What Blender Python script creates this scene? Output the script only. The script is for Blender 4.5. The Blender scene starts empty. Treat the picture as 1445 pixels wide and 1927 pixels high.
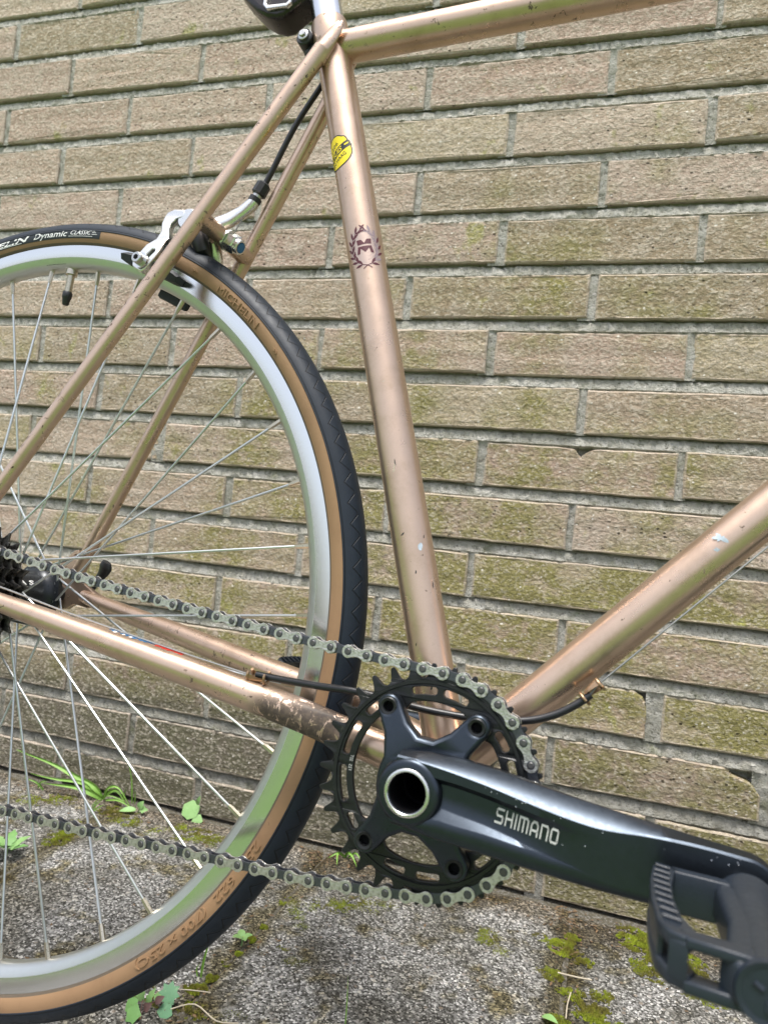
import bpy, bmesh, math, random
from math import sin, cos, pi, radians as rad, hypot, atan2, sqrt
from mathutils import Vector, Matrix, noise, geometry

random.seed(7)
S = bpy.context.scene
COL = S.collection
MM = 0.001

# ------------------------------------------------------------------ camera
cam_d = bpy.data.cameras.new('camera')
cam = bpy.data.objects.new('camera', cam_d)
COL.objects.link(cam)
S.camera = cam
cam_d.sensor_fit = 'VERTICAL'
cam_d.lens = 6.9
cam_d.sensor_height = 6.9 * 1927.0 / 1379.88
cam_d.sensor_width = cam_d.sensor_height * 0.75
cam_d.clip_start = 0.02
cam_d.clip_end = 400
CM = ((0.949259058565264, -0.08515640201030929, 0.3027468033331603),
      (0.29903523707805135, -0.05371096844868193, -0.9527292683936913),
      (0.09739182058808772, 0.994918850492322, -0.02552085848035774))
cam.matrix_world = Matrix.Translation((0.27566, -0.89190, 0.41151)) @ Matrix(CM).to_4x4()
cam_d.dof.use_dof = True
cam_d.dof.focus_distance = 0.60
cam_d.dof.aperture_fstop = 2.6

# ------------------------------------------------------------------ world, sun, exposure
SUN_EL, SUN_AZ = rad(76), rad(195)      # azimuth clockwise from +Y (the wall side)
W = bpy.data.worlds.new('World')
S.world = W
W.use_nodes = True
wn, wl = W.node_tree.nodes, W.node_tree.links
bg = wn['Background']
sky = wn.new('ShaderNodeTexSky')
sky.sky_type = 'NISHITA'
sky.sun_disc = False
sky.sun_elevation = SUN_EL
sky.sun_rotation = SUN_AZ
sky.air_density = 1.0
sky.dust_density = 4.0
sky.ozone_density = 1.0
hs = wn.new('ShaderNodeHueSaturation')      # overcast: the blue washed out of the sky
hs.inputs['Saturation'].default_value = 0.55
wl.new(sky.outputs[0], hs.inputs['Color'])
wl.new(hs.outputs[0], bg.inputs['Color'])
bg.inputs['Strength'].default_value = 0.087

sun_d = bpy.data.lights.new('sun', 'SUN')
sun = bpy.data.objects.new('sun', sun_d)
COL.objects.link(sun)
sun_d.energy = 1.5
sun_d.angle = rad(22)
sun_d.color = (1.0, 0.975, 0.94)
sv = Vector((sin(SUN_AZ) * cos(SUN_EL), cos(SUN_AZ) * cos(SUN_EL), sin(SUN_EL)))
sun.rotation_euler = sv.to_track_quat('Z', 'Y').to_euler()
sun.location = (0, -3, 5)

S.view_settings.view_transform = 'Standard'
S.view_settings.look = 'None'
S.view_settings.gamma = 1
S.view_settings.use_curve_mapping = False
S.view_settings.exposure = 1.55
S.cycles.use_denoising = True
S.cycles.max_bounces = 5
S.cycles.diffuse_bounces = 3
S.cycles.glossy_bounces = 3

# ------------------------------------------------------------------ material helpers
class NT:
    def __init__(s, name):
        s.m = bpy.data.materials.new(name)
        s.m.use_nodes = True
        s.t = s.m.node_tree
        s.b = s.t.nodes['Principled BSDF']
    def n(s, typ, **kw):
        o = s.t.nodes.new('ShaderNode' + typ)
        for k, v in kw.items():
            setattr(o, k, v)
        return o
    def l(s, a, b):
        s.t.links.new(a, b)
    def val(s, sock, v):
        if hasattr(v, 'is_output'):
            s.l(v, sock)
        else:
            sock.default_value = v
    def math(s, op, a, b=0.0, c=0.0, clamp=False):
        o = s.n('Math', operation=op, use_clamp=clamp)
        for i, v in enumerate((a, b, c)):
            s.val(o.inputs[i], v)
        return o.outputs[0]
    def mix(s, f, a, b):
        o = s.n('Mix', data_type='RGBA')
        s.val(o.inputs[0], f)
        for i, v in ((6, a), (7, b)):
            if not hasattr(v, 'is_output') and len(v) == 3:
                v = (*v, 1)
            s.val(o.inputs[i], v)
        return o.outputs[2]
    def mul(s, f, a, b):
        o = s.n('Mix', data_type='RGBA', blend_type='MULTIPLY')
        s.val(o.inputs[0], f)
        for i, v in ((6, a), (7, b)):
            if not hasattr(v, 'is_output') and len(v) == 3:
                v = (*v, 1)
            s.val(o.inputs[i], v)
        return o.outputs[2]
    def noise(s, vec, scale, detail=4, rough=0.6, dist=0.0):
        o = s.n('TexNoise')
        if vec is not None:
            s.l(vec, o.inputs['Vector'])
        o.inputs['Scale'].default_value = scale
        o.inputs['Detail'].default_value = detail
        o.inputs['Roughness'].default_value = rough
        o.inputs['Distortion'].default_value = dist
        return o.outputs['Fac']
    def voro(s, vec, scale, feature='F1', out='Distance'):
        o = s.n('TexVoronoi', feature=feature)
        s.l(vec, o.inputs['Vector'])
        o.inputs['Scale'].default_value = scale
        return o.outputs[out]
    def ramp(s, f, stops):
        o = s.n('ValToRGB')
        s.l(f, o.inputs[0])
        e = o.color_ramp.elements
        while len(e) > 1:
            e.remove(e[-1])
        for i, (p, c) in enumerate(stops):
            k = e[0] if i == 0 else e.new(p)
            k.position = p
            k.color = (*c, 1) if not isinstance(c, (int, float)) else (c, c, c, 1)
        return o.outputs['Color']
    def smooth(s, f, a, b, lo=0.0, hi=1.0):
        o = s.n('MapRange', interpolation_type='SMOOTHSTEP')
        s.l(f, o.inputs[0])
        for i, v in enumerate((a, b, lo, hi)):
            o.inputs[i + 1].default_value = v
        return o.outputs[0]
    def vscale(s, vec, sc):
        o = s.n('Mapping')
        s.l(vec, o.inputs[0])
        o.inputs['Scale'].default_value = sc
        return o.outputs[0]
    def bump(s, h, strength=0.5, dist=0.001, prev=None):
        o = s.n('Bump')
        s.l(h, o.inputs['Height'])
        o.inputs['Strength'].default_value = strength
        o.inputs['Distance'].default_value = dist
        if prev is not None:
            s.l(prev, o.inputs['Normal'])
        return o.outputs[0]
    def objco(s):
        return s.n('TexCoord').outputs['Object']
    def uv(s):
        return s.n('TexCoord').outputs['UV']
    def rnd(s):
        return s.n('ObjectInfo').outputs['Random']
    def pos(s):
        return s.n('NewGeometry').outputs['Position']
    def set(s, base=None, rough=None, metal=None, normal=None, spec=None, coat=None):
        for k, v in (('Base Color', base), ('Roughness', rough), ('Metallic', metal),
                     ('Normal', normal), ('Specular IOR Level', spec), ('Coat Weight', coat)):
            if v is None:
                continue
            if k == 'Base Color' and not hasattr(v, 'is_output') and len(v) == 3:
                v = (*v, 1)
            s.val(s.b.inputs[k], v)
        return s

def simple(name, col, rough=0.5, metal=0.0, var=0.15, nscale=120, bump=0.0, bscale=600, bdist=0.0004, coat=None, dirt=None, dirtlo=0.55, dirthi=0.7, dscale=140):
    """a plain coloured material with uneven tone, uneven gloss and fine relief"""
    t = NT(name)
    co = t.objco()
    f = t.noise(co, nscale, 5)
    c = t.mix(f, tuple(x * (1 - var) for x in col), tuple(min(1, x * (1 + var)) for x in col))
    if dirt is not None:
        d = t.smooth(t.noise(co, dscale, 6, 0.7), dirtlo, dirthi)
        c = t.mix(d, c, dirt)
    r = t.math('MULTIPLY_ADD', t.noise(co, nscale * 2.3, 4), 0.25, max(0.02, rough - 0.12))
    t.set(base=c, rough=r, metal=metal, coat=coat)
    if bump:
        t.set(normal=t.bump(t.noise(co, bscale, 4), bump, bdist))
    return t.m

M = {}

# ---- brick
t = NT('brick')
co0 = t.objco()
off = t.n('VectorMath', operation='ADD')
t.l(co0, off.inputs[0])
rv_ = t.n('CombineXYZ')
r_ = t.rnd()
t.l(t.math('MULTIPLY', r_, 37.0), rv_.inputs[0]); t.l(t.math('MULTIPLY', r_, 11.0), rv_.inputs[1]); t.l(t.math('MULTIPLY', r_, 53.0), rv_.inputs[2])
t.l(rv_.outputs[0], off.inputs[1])
co = off.outputs[0]
pos = t.pos()
sep = t.n('SeparateXYZ'); t.l(pos, sep.inputs[0])
cst = t.vscale(co, (0.8, 1, 1.05))
fine = t.noise(cst, 260, 3, 0.65)
mid = t.noise(cst, 62, 3, 0.65)
tone = t.ramp(r_, [(0.0, (0.32, 0.255, 0.165)), (0.2, (0.46, 0.355, 0.27)), (0.4, (0.42, 0.305, 0.24)), (0.55, (0.48, 0.375, 0.30)), (0.75, (0.44, 0.365, 0.245)), (0.9, (0.39, 0.305, 0.20)), (1.0, (0.29, 0.225, 0.15))])
c = t.mix(t.smooth(mid, 0.35, 0.8, 0.0, 0.7), tone, (0.52, 0.45, 0.37))
big = t.noise(pos, 7.5, 2, 0.6)
hgt = t.math('MULTIPLY_ADD', sep.outputs[2], -1.1, 0.74)
hgt = t.math('ADD', hgt, t.math('MULTIPLY_ADD', t.math('ABSOLUTE', t.math('SUBTRACT', sep.outputs[0], 0.08)), -0.75, 0.22))
alg = t.math('ADD', t.math('MULTIPLY_ADD', big, 2.6, -1.25), hgt)
alg = t.math('MULTIPLY', t.math('MAXIMUM', alg, 0.0), t.smooth(mid, 0.25, 0.62), clamp=True)
alg = t.math('MINIMUM', t.math('MULTIPLY', alg, 1.7), 0.86)
c = t.mix(alg, c, (0.245, 0.225, 0.065))
bright = t.smooth(t.noise(t.vscale(pos, (1, 1, 0.8)), 20, 3, 0.7), 0.6, 0.72)
c = t.mix(t.math('MULTIPLY', bright, 0.6), c, (0.30, 0.32, 0.055))
# darker grey foot courses
foot = t.smooth(sep.outputs[2], 0.215, 0.13)
foot2 = t.math('MULTIPLY', foot, t.smooth(sep.outputs[0], 0.42, 0.02, 0.35, 1.0))
c = t.mix(t.math('MULTIPLY', foot2, 0.85), c, t.mix(mid, (0.07, 0.066, 0.045), (0.155, 0.15, 0.115)))
# sandy body: grains of uneven tone, round blow holes, pale grit
gv = t.n('TexVoronoi'); gv.inputs['Scale'].default_value = 430
wv = t.n('VectorMath', operation='ADD'); t.l(cst, wv.inputs[0])
wc = t.n('CombineXYZ'); t.l(t.math('MULTIPLY', fine, 0.004), wc.inputs[0]); t.l(t.math('MULTIPLY', mid, 0.004), wc.inputs[2])
t.l(wc.outputs[0], wv.inputs[1]); t.l(wv.outputs[0], gv.inputs['Vector'])
gc = t.n('SeparateColor'); t.l(gv.outputs['Color'], gc.inputs[0])
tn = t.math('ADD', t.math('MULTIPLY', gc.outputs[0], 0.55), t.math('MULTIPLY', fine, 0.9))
c = t.mix(t.smooth(tn, 0.70, 0.33, 0.0, 0.42), c, (0.11, 0.088, 0.055))  # low grains painted darker, shade of the relief put into the colour
c = t.mix(t.smooth(tn, 0.74, 1.05, 0.0, 0.5), c, (0.66, 0.59, 0.49))
gr = t.n('TexVoronoi'); t.l(wv.outputs[0], gr.inputs['Vector']); gr.inputs['Scale'].default_value = 210
gs = t.n('SeparateColor'); t.l(gr.outputs['Color'], gs.inputs[0])
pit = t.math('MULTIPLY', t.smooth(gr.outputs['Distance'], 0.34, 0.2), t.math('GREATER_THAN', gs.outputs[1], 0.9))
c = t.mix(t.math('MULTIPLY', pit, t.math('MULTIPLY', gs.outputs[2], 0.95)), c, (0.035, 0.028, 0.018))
wh = t.math('MULTIPLY', t.smooth(gr.outputs['Distance'], 0.26, 0.18), t.math('GREATER_THAN', gs.outputs[0], 0.94))
c = t.mix(wh, c, (0.75, 0.71, 0.63))
# rubbed pale arrises
lo_ = t.n('SeparateXYZ'); t.l(co0, lo_.inputs[0])
ex = t.math('SUBTRACT', 0.110, t.math('ABSOLUTE', t.math('SUBTRACT', lo_.outputs[0], 0.110)))
ez = t.math('SUBTRACT', 0.02625, t.math('ABSOLUTE', t.math('ADD', lo_.outputs[2], 0.02625)))
ar = t.math('MULTIPLY', t.smooth(t.math('MINIMUM', ex, ez), 0.0032, 0.0012), t.smooth(mid, 0.3, 0.6, 0.25, 0.75))
c = t.mix(ar, c, (0.52, 0.44, 0.36))
hgt2 = t.math('SUBTRACT', t.math('ADD', t.math('ADD', t.math('MULTIPLY', fine, 0.7), t.math('MULTIPLY', gc.outputs[0], 0.22)), t.math('MULTIPLY', mid, 0.7)), t.math('MULTIPLY', pit, 0.6))
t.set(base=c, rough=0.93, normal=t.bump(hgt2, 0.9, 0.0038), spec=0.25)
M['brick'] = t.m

# ---- mortar
t = NT('mortar')
co = t.objco()
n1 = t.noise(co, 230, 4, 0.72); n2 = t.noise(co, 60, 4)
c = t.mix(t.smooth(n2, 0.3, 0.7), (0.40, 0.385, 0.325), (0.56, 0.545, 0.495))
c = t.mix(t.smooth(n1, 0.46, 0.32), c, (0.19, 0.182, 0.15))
c = t.mix(t.smooth(n1, 0.62, 0.74, 0, 0.6), c, (0.62, 0.61, 0.58))
big = t.noise(co, 8, 4)
s2 = t.n('SeparateXYZ'); t.l(co, s2.inputs[0])
g = t.math('MULTIPLY', t.smooth(t.noise(co, 35, 5, 0.7), 0.5, 0.72), t.math('MULTIPLY_ADD', s2.outputs[2], -0.6, 0.75), clamp=True)
c = t.mix(g, c, (0.16, 0.18, 0.07))
c = t.mix(t.math('MULTIPLY', t.smooth(s2.outputs[2], 0.22, 0.08), 0.5), c, (0.13, 0.125, 0.10))
t.set(base=c, rough=0.95, normal=t.bump(n1, 1.0, 0.006), spec=0.2)
M['mortar'] = t.m

# ---- concrete paving slab
t = NT('slab_concrete')
co = t.pos()
vo = t.n('TexVoronoi'); t.l(co, vo.inputs['Vector']); vo.inputs['Scale'].default_value = 560
cs = t.n('SeparateColor'); t.l(vo.outputs['Color'], cs.inputs[0])
cell = t.ramp(cs.outputs[0], [(0, (0.04, 0.038, 0.033)), (0.3, (0.12, 0.118, 0.108)), (0.6, (0.25, 0.247, 0.235)), (0.85, (0.42, 0.415, 0.40)), (0.96, (0.75, 0.74, 0.71))])
vo2 = t.n('TexVoronoi'); t.l(co, vo2.inputs['Vector']); vo2.inputs['Scale'].default_value = 190
cs2 = t.n('SeparateColor'); t.l(vo2.outputs['Color'], cs2.inputs[0])
stone = t.math('MULTIPLY', t.math('GREATER_THAN', cs2.outputs[1], 0.8), t.smooth(vo2.outputs['Distance'], 0.42, 0.3))
c = t.mix(t.math('MULTIPLY', stone, 0.8), cell, t.ramp(cs2.outputs[2], [(0, (0.3, 0.24, 0.18)), (0.5, (0.5, 0.49, 0.47)), (1, (0.72, 0.68, 0.6))]))
n2 = t.noise(co, 10, 3, 0.65)
c = t.mul(t.smooth(n2, 0.40, 0.66, 0.0, 0.85), c, (0.50, 0.48, 0.42))
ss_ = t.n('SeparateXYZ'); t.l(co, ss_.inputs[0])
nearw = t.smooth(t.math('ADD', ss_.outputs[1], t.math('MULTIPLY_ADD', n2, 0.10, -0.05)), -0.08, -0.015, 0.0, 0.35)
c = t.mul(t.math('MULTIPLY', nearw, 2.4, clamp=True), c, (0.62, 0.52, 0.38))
mo = t.math('MULTIPLY', t.smooth(t.noise(co, 18, 3, 0.72), 0.52, 0.68), 0.65)
jx = t.math('MULTIPLY', t.math('ABSOLUTE', t.math('SUBTRACT', t.math('FRACT', t.math('MULTIPLY_ADD', ss_.outputs[0], 1 / 0.3, 0.62)), 0.5)), 0.3)
jm = t.smooth(t.math('ADD', jx, t.math('MULTIPLY_ADD', t.noise(co, 24, 3, 0.7), 0.07, -0.035)), 0.03, 0.004, 0.0, 0.5)
c = t.mul(t.math('MULTIPLY', jm, 1.8, clamp=True), c, (0.48, 0.42, 0.24))
c = t.mul(t.smooth(t.noise(co, 4.5, 3), 0.45, 0.65, 0.0, 0.6), c, (0.6, 0.59, 0.55))
c = t.mul(t.math('MULTIPLY', mo, 1.3, clamp=True), c, (0.55, 0.47, 0.22))
hh = t.math('SUBTRACT', t.math('MULTIPLY', t.noise(co, 500, 3, 0.7), 1.0), t.math('MULTIPLY', vo2.outputs['Distance'], 0.8))
t.set(base=c, rough=0.92, normal=t.bump(hh, 1.0, 0.003), spec=0.25)
M['slab'] = t.m

M['soil'] = simple('soil', (0.10, 0.088, 0.06), 0.95, 0, 0.6, 150, 1.0, 400, 0.004, dirt=(0.2, 0.19, 0.165), dirtlo=0.5, dirthi=0.6, dscale=330)
t = NT('lawn')
co = t.pos()
c = t.ramp(t.noise(co, 9, 6, 0.7), [(0.3, (0.06, 0.12, 0.022)), (0.5, (0.11, 0.205, 0.04)), (0.7, (0.18, 0.27, 0.065))])
t.set(base=c, rough=0.9, normal=t.bump(t.noise(co, 60, 5), 1.0, 0.02))
M['lawn'] = t.m

# ---- bicycle paint: worn champagne metallic
def paint(name, chips=0.66, mud=None):
    t = NT(name)
    co = t.objco()
    fl = t.noise(co, 2600, 2)
    c = t.mix(fl, (0.52, 0.375, 0.275), (0.69, 0.515, 0.40))
    c = t.mix(t.smooth(t.noise(co, 26, 5, 0.7), 0.45, 0.78, 0, 0.5), c, (0.36, 0.25, 0.155))
    # chips down to dark primer
    k = t.noise(co, 150, 5, 0.68, 0.6)
    ch = t.smooth(k, chips - 0.015, chips + 0.003)
    zone = t.smooth(t.noise(co, 16, 4), 0.36, 0.56)
    ch = t.math('MULTIPLY', ch, zone)
    c = t.mix(t.math('MULTIPLY', ch, 0.9), c, (0.055, 0.03, 0.018))
    # light scratches
    sc = t.smooth(t.noise(t.vscale(co, (1, 1, 3.5)), 210, 4, 0.6, 1.5), 0.715, 0.73)
    c = t.mix(t.math('MULTIPLY', sc, 0.6), c, (0.7, 0.66, 0.6))
    r = t.math('MULTIPLY_ADD', t.noise(co, 60, 4), 0.22, 0.19)
    r = t.math('ADD', r, t.math('MULTIPLY', ch, 0.4))
    metal = t.math('MULTIPLY_ADD', ch, -0.85, 0.85)
    if mud:
        (mx, my, mz), ml, mh = mud
        s3 = t.n('SeparateXYZ'); t.l(co, s3.inputs[0])
        a = t.smooth(t.math('ABSOLUTE', t.math('SUBTRACT', s3.outputs[0], mx)), ml, ml * 0.55)
        u = t.smooth(s3.outputs[2], mz + 0.012, mz - 0.004)
        mf = t.noise(t.vscale(co, (1.0, 1, 0.55)), 130, 6, 0.75, 1.0)
        mk = t.math('MULTIPLY', t.math('MULTIPLY', a, u), t.smooth(mf, 0.40, 0.455))
        mc = t.mix(t.smooth(t.noise(co, 300, 4), 0.4, 0.6), (0.012, 0.008, 0.007), (0.055, 0.04, 0.025))
        c = t.mix(t.math('MULTIPLY', mk, 0.92), c, mc)
        r = t.math('ADD', r, t.math('MULTIPLY', mk, 0.45), clamp=True)
        metal = t.math('MULTIPLY', metal, t.math('SUBTRACT', 1.0, mk))
    t.set(base=c, rough=r, metal=metal, normal=t.bump(t.noise(co, 900, 3), 0.06, 0.0003), coat=0.12)
    t.b.inputs['Coat Roughness'].default_value = 0.3
    return t.m

M['paint'] = paint('champagne_paint', 0.685)
M['paint_worn'] = paint('champagne_paint_worn', 0.632)
BOFF = 0.0   # set below

M['chrome'] = simple('chrome_post', (0.72, 0.74, 0.77), 0.16, 1.0, 0.06, 90)
M['polished'] = simple('polished_alloy', (0.74, 0.74, 0.72), 0.27, 1.0, 0.08, 80, 0.05, 500, 0.0003)
M['wire'] = simple('cable_wire', (0.34, 0.34, 0.33), 0.42, 0.9, 0.2, 300)
M['steel'] = simple('steel', (0.55, 0.55, 0.53), 0.3, 1.0, 0.15, 300)
M['spoke'] = simple('spoke_steel', (0.62, 0.645, 0.65), 0.36, 1.0, 0.08, 200)
M['brass'] = simple('nickel_nipple', (0.55, 0.5, 0.4), 0.3, 1.0, 0.1, 300)
M['dark_plastic'] = simple('black_plastic', (0.014, 0.015, 0.017), 0.42, 0, 0.3, 300, 0.15, 900, 0.0002)
M['rubber'] = simple('black_rubber', (0.014, 0.017, 0.021), 0.6, 0, 0.3, 400, 0.3, 900, 0.0003)
M['cable_black'] = simple('cable_sleeve', (0.012, 0.013, 0.015), 0.36, 0, 0.2, 400)
M['ring_black'] = simple('anodised_black', (0.011, 0.012, 0.013), 0.36, 0.25, 0.3, 300, 0.12, 900, 0.0003, dirt=(0.045, 0.045, 0.04), dirtlo=0.6, dirthi=0.75)
M['crank'] = simple('crank_black', (0.046, 0.056, 0.07), 0.32, 0.92, 0.12, 200, 0.06, 1500, 0.0003)
M['hub_black'] = simple('hub_black', (0.016, 0.019, 0.023), 0.3, 0.3, 0.2, 200)
M['bore'] = simple('bore_black', (0.004, 0.004, 0.005), 0.7, 0.0)
M['bore'].node_tree.nodes['Principled BSDF'].inputs['Specular IOR Level'].default_value = 0.1
M['plate'] = simple('chain_plate', (0.58, 0.565, 0.52), 0.32, 0.97, 0.3, 420, 0.7, 600, 0.0008, dirt=(0.2, 0.18, 0.13), dirtlo=0.52, dirthi=0.72, dscale=330)
M['inner_plate'] = simple('chain_inner', (0.095, 0.1, 0.115), 0.36, 0.85, 0.3, 500, 0.2, 900, 0.0005)
M['pin'] = simple('chain_pin', (0.12, 0.118, 0.115), 0.45, 0.8, 0.2, 600, 0.2, 1200, 0.0003)
M['cog'] = simple('cassette_steel', (0.12, 0.115, 0.105), 0.4, 0.85, 0.4, 260, 0.2, 700, 0.0005, dirt=(0.02, 0.018, 0.015), dirtlo=0.45, dirthi=0.6)
M['pedal'] = simple('pedal_plastic', (0.015, 0.021, 0.030), 0.34, 0, 0.25, 150, 0.25, 700, 0.0005, dirt=(0.05, 0.056, 0.063), dirtlo=0.58, dirthi=0.8, dscale=60)
M['amber'] = simple('amber_reflector', (0.75, 0.22, 0.02), 0.15, 0, 0.1)
M['leather'] = simple('dark_leather', (0.030, 0.020, 0.018), 0.24, 0, 0.5, 60, 0.15, 300, 0.0006, coat=0.4)
M['glossy_dark'] = simple('dark_lens_plastic', (0.012, 0.007, 0.008), 0.24, 0, 0.5, 60)
M['white'] = simple('white_print', (0.8, 0.8, 0.78), 0.5, 0, 0.04)
M['grey_print'] = simple('pale_grey_print', (0.5, 0.51, 0.48), 0.45, 0, 0.06)
M['dark_print'] = simple('dark_print', (0.09, 0.09, 0.09), 0.5, 0, 0.1)
M['black_print'] = simple('black_print', (0.008, 0.012, 0.012), 0.4, 0, 0.1)
M['yellow'] = simple('yellow_sticker', (0.86, 0.66, 0.01), 0.35, 0, 0.05)
M['maroon'] = simple('maroon_decal', (0.085, 0.012, 0.02), 0.4, 0, 0.2, 300)
M['greyed_maroon'] = simple('faded_maroon_decal', (0.27, 0.2, 0.22), 0.4, 0, 0.2, 300)
M['panel_pink'] = simple('decal_film', (0.52, 0.40, 0.335), 0.3, 0.8, 0.05)
M['blue'] = simple('blue_decal', (0.02, 0.13, 0.3), 0.4, 0, 0.4, 500)
M['red'] = simple('red_decal', (0.6, 0.035, 0.02), 0.4, 0, 0.2, 500)
M['paleblue'] = simple('pale_blue_scuff', (0.45, 0.52, 0.58), 0.5, 0.2, 0.4, 700)
M['bronze'] = simple('bronze_stop', (0.42, 0.28, 0.17), 0.34, 0.85, 0.2, 300, dirt=(0.06, 0.045, 0.03), dirtlo=0.6, dirthi=0.8)

# ---- rim: brushed machined aluminium (UV: u round the wheel, v over the section)
t = NT('rim_alloy')
uv = t.uv()
ln = t.noise(t.vscale(uv, (3, 420, 1)), 1.0, 4, 0.6)
c = t.mix(ln, (0.66, 0.67, 0.67), (0.8, 0.81, 0.81))
t.set(base=c, metal=1.0, rough=t.math('MULTIPLY_ADD', ln, 0.12, 0.08), normal=t.bump(ln, 0.12, 0.0003))
M['rim'] = t.m
M['rim_side'] = simple('rim_anodised', (0.60, 0.62, 0.61), 0.38, 0.95, 0.05, 100)

# ---- tan side wall: fine diagonal threads
t = NT('tan_sidewall')
uv = t.uv(); co = t.objco()
su = t.n('SeparateXYZ'); t.l(uv, su.inputs[0])
w = t.math('SINE', t.math('ADD', t.math('MULTIPLY', su.outputs[0], 2 * pi * 1500), t.math('MULTIPLY', su.outputs[1], 170.0)))
c = t.mix(t.math('MULTIPLY_ADD', w, 0.2, 0.4), (0.32, 0.195, 0.10), (0.225, 0.13, 0.062))
c = t.mix(t.smooth(t.noise(co, 35, 5, 0.7), 0.45, 0.8, 0, 0.6), c, (0.21, 0.12, 0.058))
c = t.mix(t.smooth(t.noise(co, 260, 4, 0.7), 0.68, 0.74, 0, 0.7), c, (0.12, 0.07, 0.04))
t.set(base=c, rough=0.72, normal=t.bump(w, 0.25, 0.0003))
M['tan'] = t.m
M['bead'] = simple('bead_band', (0.10, 0.075, 0.05), 0.7, 0, 0.5, 900)

# ---- tread: black rubber with engraved chevrons
t = NT('tread_rubber')
uv = t.uv(); co = t.objco()
su = t.n('SeparateXYZ'); t.l(uv, su.inputs[0])
u = t.math('MULTIPLY', su.outputs[0], 133.0)
v = su.outputs[1]                       # -1 .. 1 over the tread
av = t.math('ABSOLUTE', v)
fr = t.math('FRACT', u)
tri = t.math('ABSOLUTE', t.math('SUBTRACT', fr, 0.5))      # 0.5 .. 0 .. 0.5
# long flank of every chevron
d1 = t.math('ABSOLUTE', t.math('SUBTRACT', t.math('SUBTRACT', 0.66, t.math('MULTIPLY', tri, 0.75)), av))
gro = t.smooth(d1, 0.035, 0.012)
lim = t.math('MULTIPLY', t.math('LESS_THAN', av, 0.68), t.math('GREATER_THAN', av, 0.31))
gro = t.math('MULTIPLY', gro, lim)
rib = t.smooth(t.math('ABSOLUTE', t.math('SUBTRACT', av, 0.93)), 0.02, 0.008)
gro = t.math('MAXIMUM', gro, rib)
c = t.mix(t.noise(co, 90, 5), (0.010, 0.0145, 0.021), (0.017, 0.024, 0.035))
c = t.mix(gro, c, (0.004, 0.005, 0.006))
t.set(base=c, rough=t.math('MULTIPLY_ADD', t.noise(co, 140, 4), 0.25, 0.36), normal=t.bump(t.math('SUBTRACT', t.math('MULTIPLY', t.noise(co, 700, 3), 0.15), gro), 0.55, 0.0007), spec=0.25)
M['tread'] = t.m

# ---- plants
def leafmat(name, a, b, spots=None):
    t = NT(name)
    co = t.objco()
    c = t.mix(t.noise(co, 130, 5, 0.6), a, b)
    if spots:
        c = t.mix(t.smooth(t.noise(co, 240, 3), 0.62, 0.72), c, spots)
    t.set(base=c, rough=0.55, normal=t.bump(t.noise(co, 300, 4), 0.5, 0.0008))
    t.b.inputs['Subsurface Weight'].default_value = 0.0
    t.b.inputs['Transmission Weight'].default_value = 0.0
    return t.m
M['leaf'] = leafmat('leaf_green', (0.10, 0.25, 0.06), (0.19, 0.36, 0.11))
M['leaf_pale'] = leafmat('leaf_pale_green', (0.15, 0.31, 0.085), (0.26, 0.42, 0.16))
M['leaf_blue'] = leafmat('leaf_blue_green', (0.09, 0.23, 0.11), (0.15, 0.32, 0.17), (0.2, 0.33, 0.16))
M['leaf_red'] = leafmat('leaf_reddish', (0.10, 0.055, 0.06), (0.16, 0.09, 0.07))
M['blade'] = leafmat('grass_blade', (0.12, 0.28, 0.03), (0.24, 0.42, 0.07))
t = NT('moss')
co = t.pos()
c = t.ramp(t.noise(co, 38, 5, 0.6), [(0.3, (0.12, 0.10, 0.025)), (0.45, (0.19, 0.18, 0.022)), (0.56, (0.26, 0.31, 0.02)), (0.7, (0.36, 0.43, 0.025))])
t.set(base=c, rough=0.9)
M['moss'] = t.m
M['straw'] = simple('dry_straw', (0.5, 0.44, 0.33), 0.8, 0, 0.2)
M['nick_dark'] = simple('bare_rusty_steel', (0.05, 0.028, 0.018), 0.7, 0.1, 0.5, 500)
M['litter'] = simple('leaf_litter', (0.15, 0.095, 0.05), 0.9, 0, 0.8, 30)
M['grit'] = simple('grit', (0.26, 0.23, 0.19), 0.9, 0, 0.7, 60)

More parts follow.
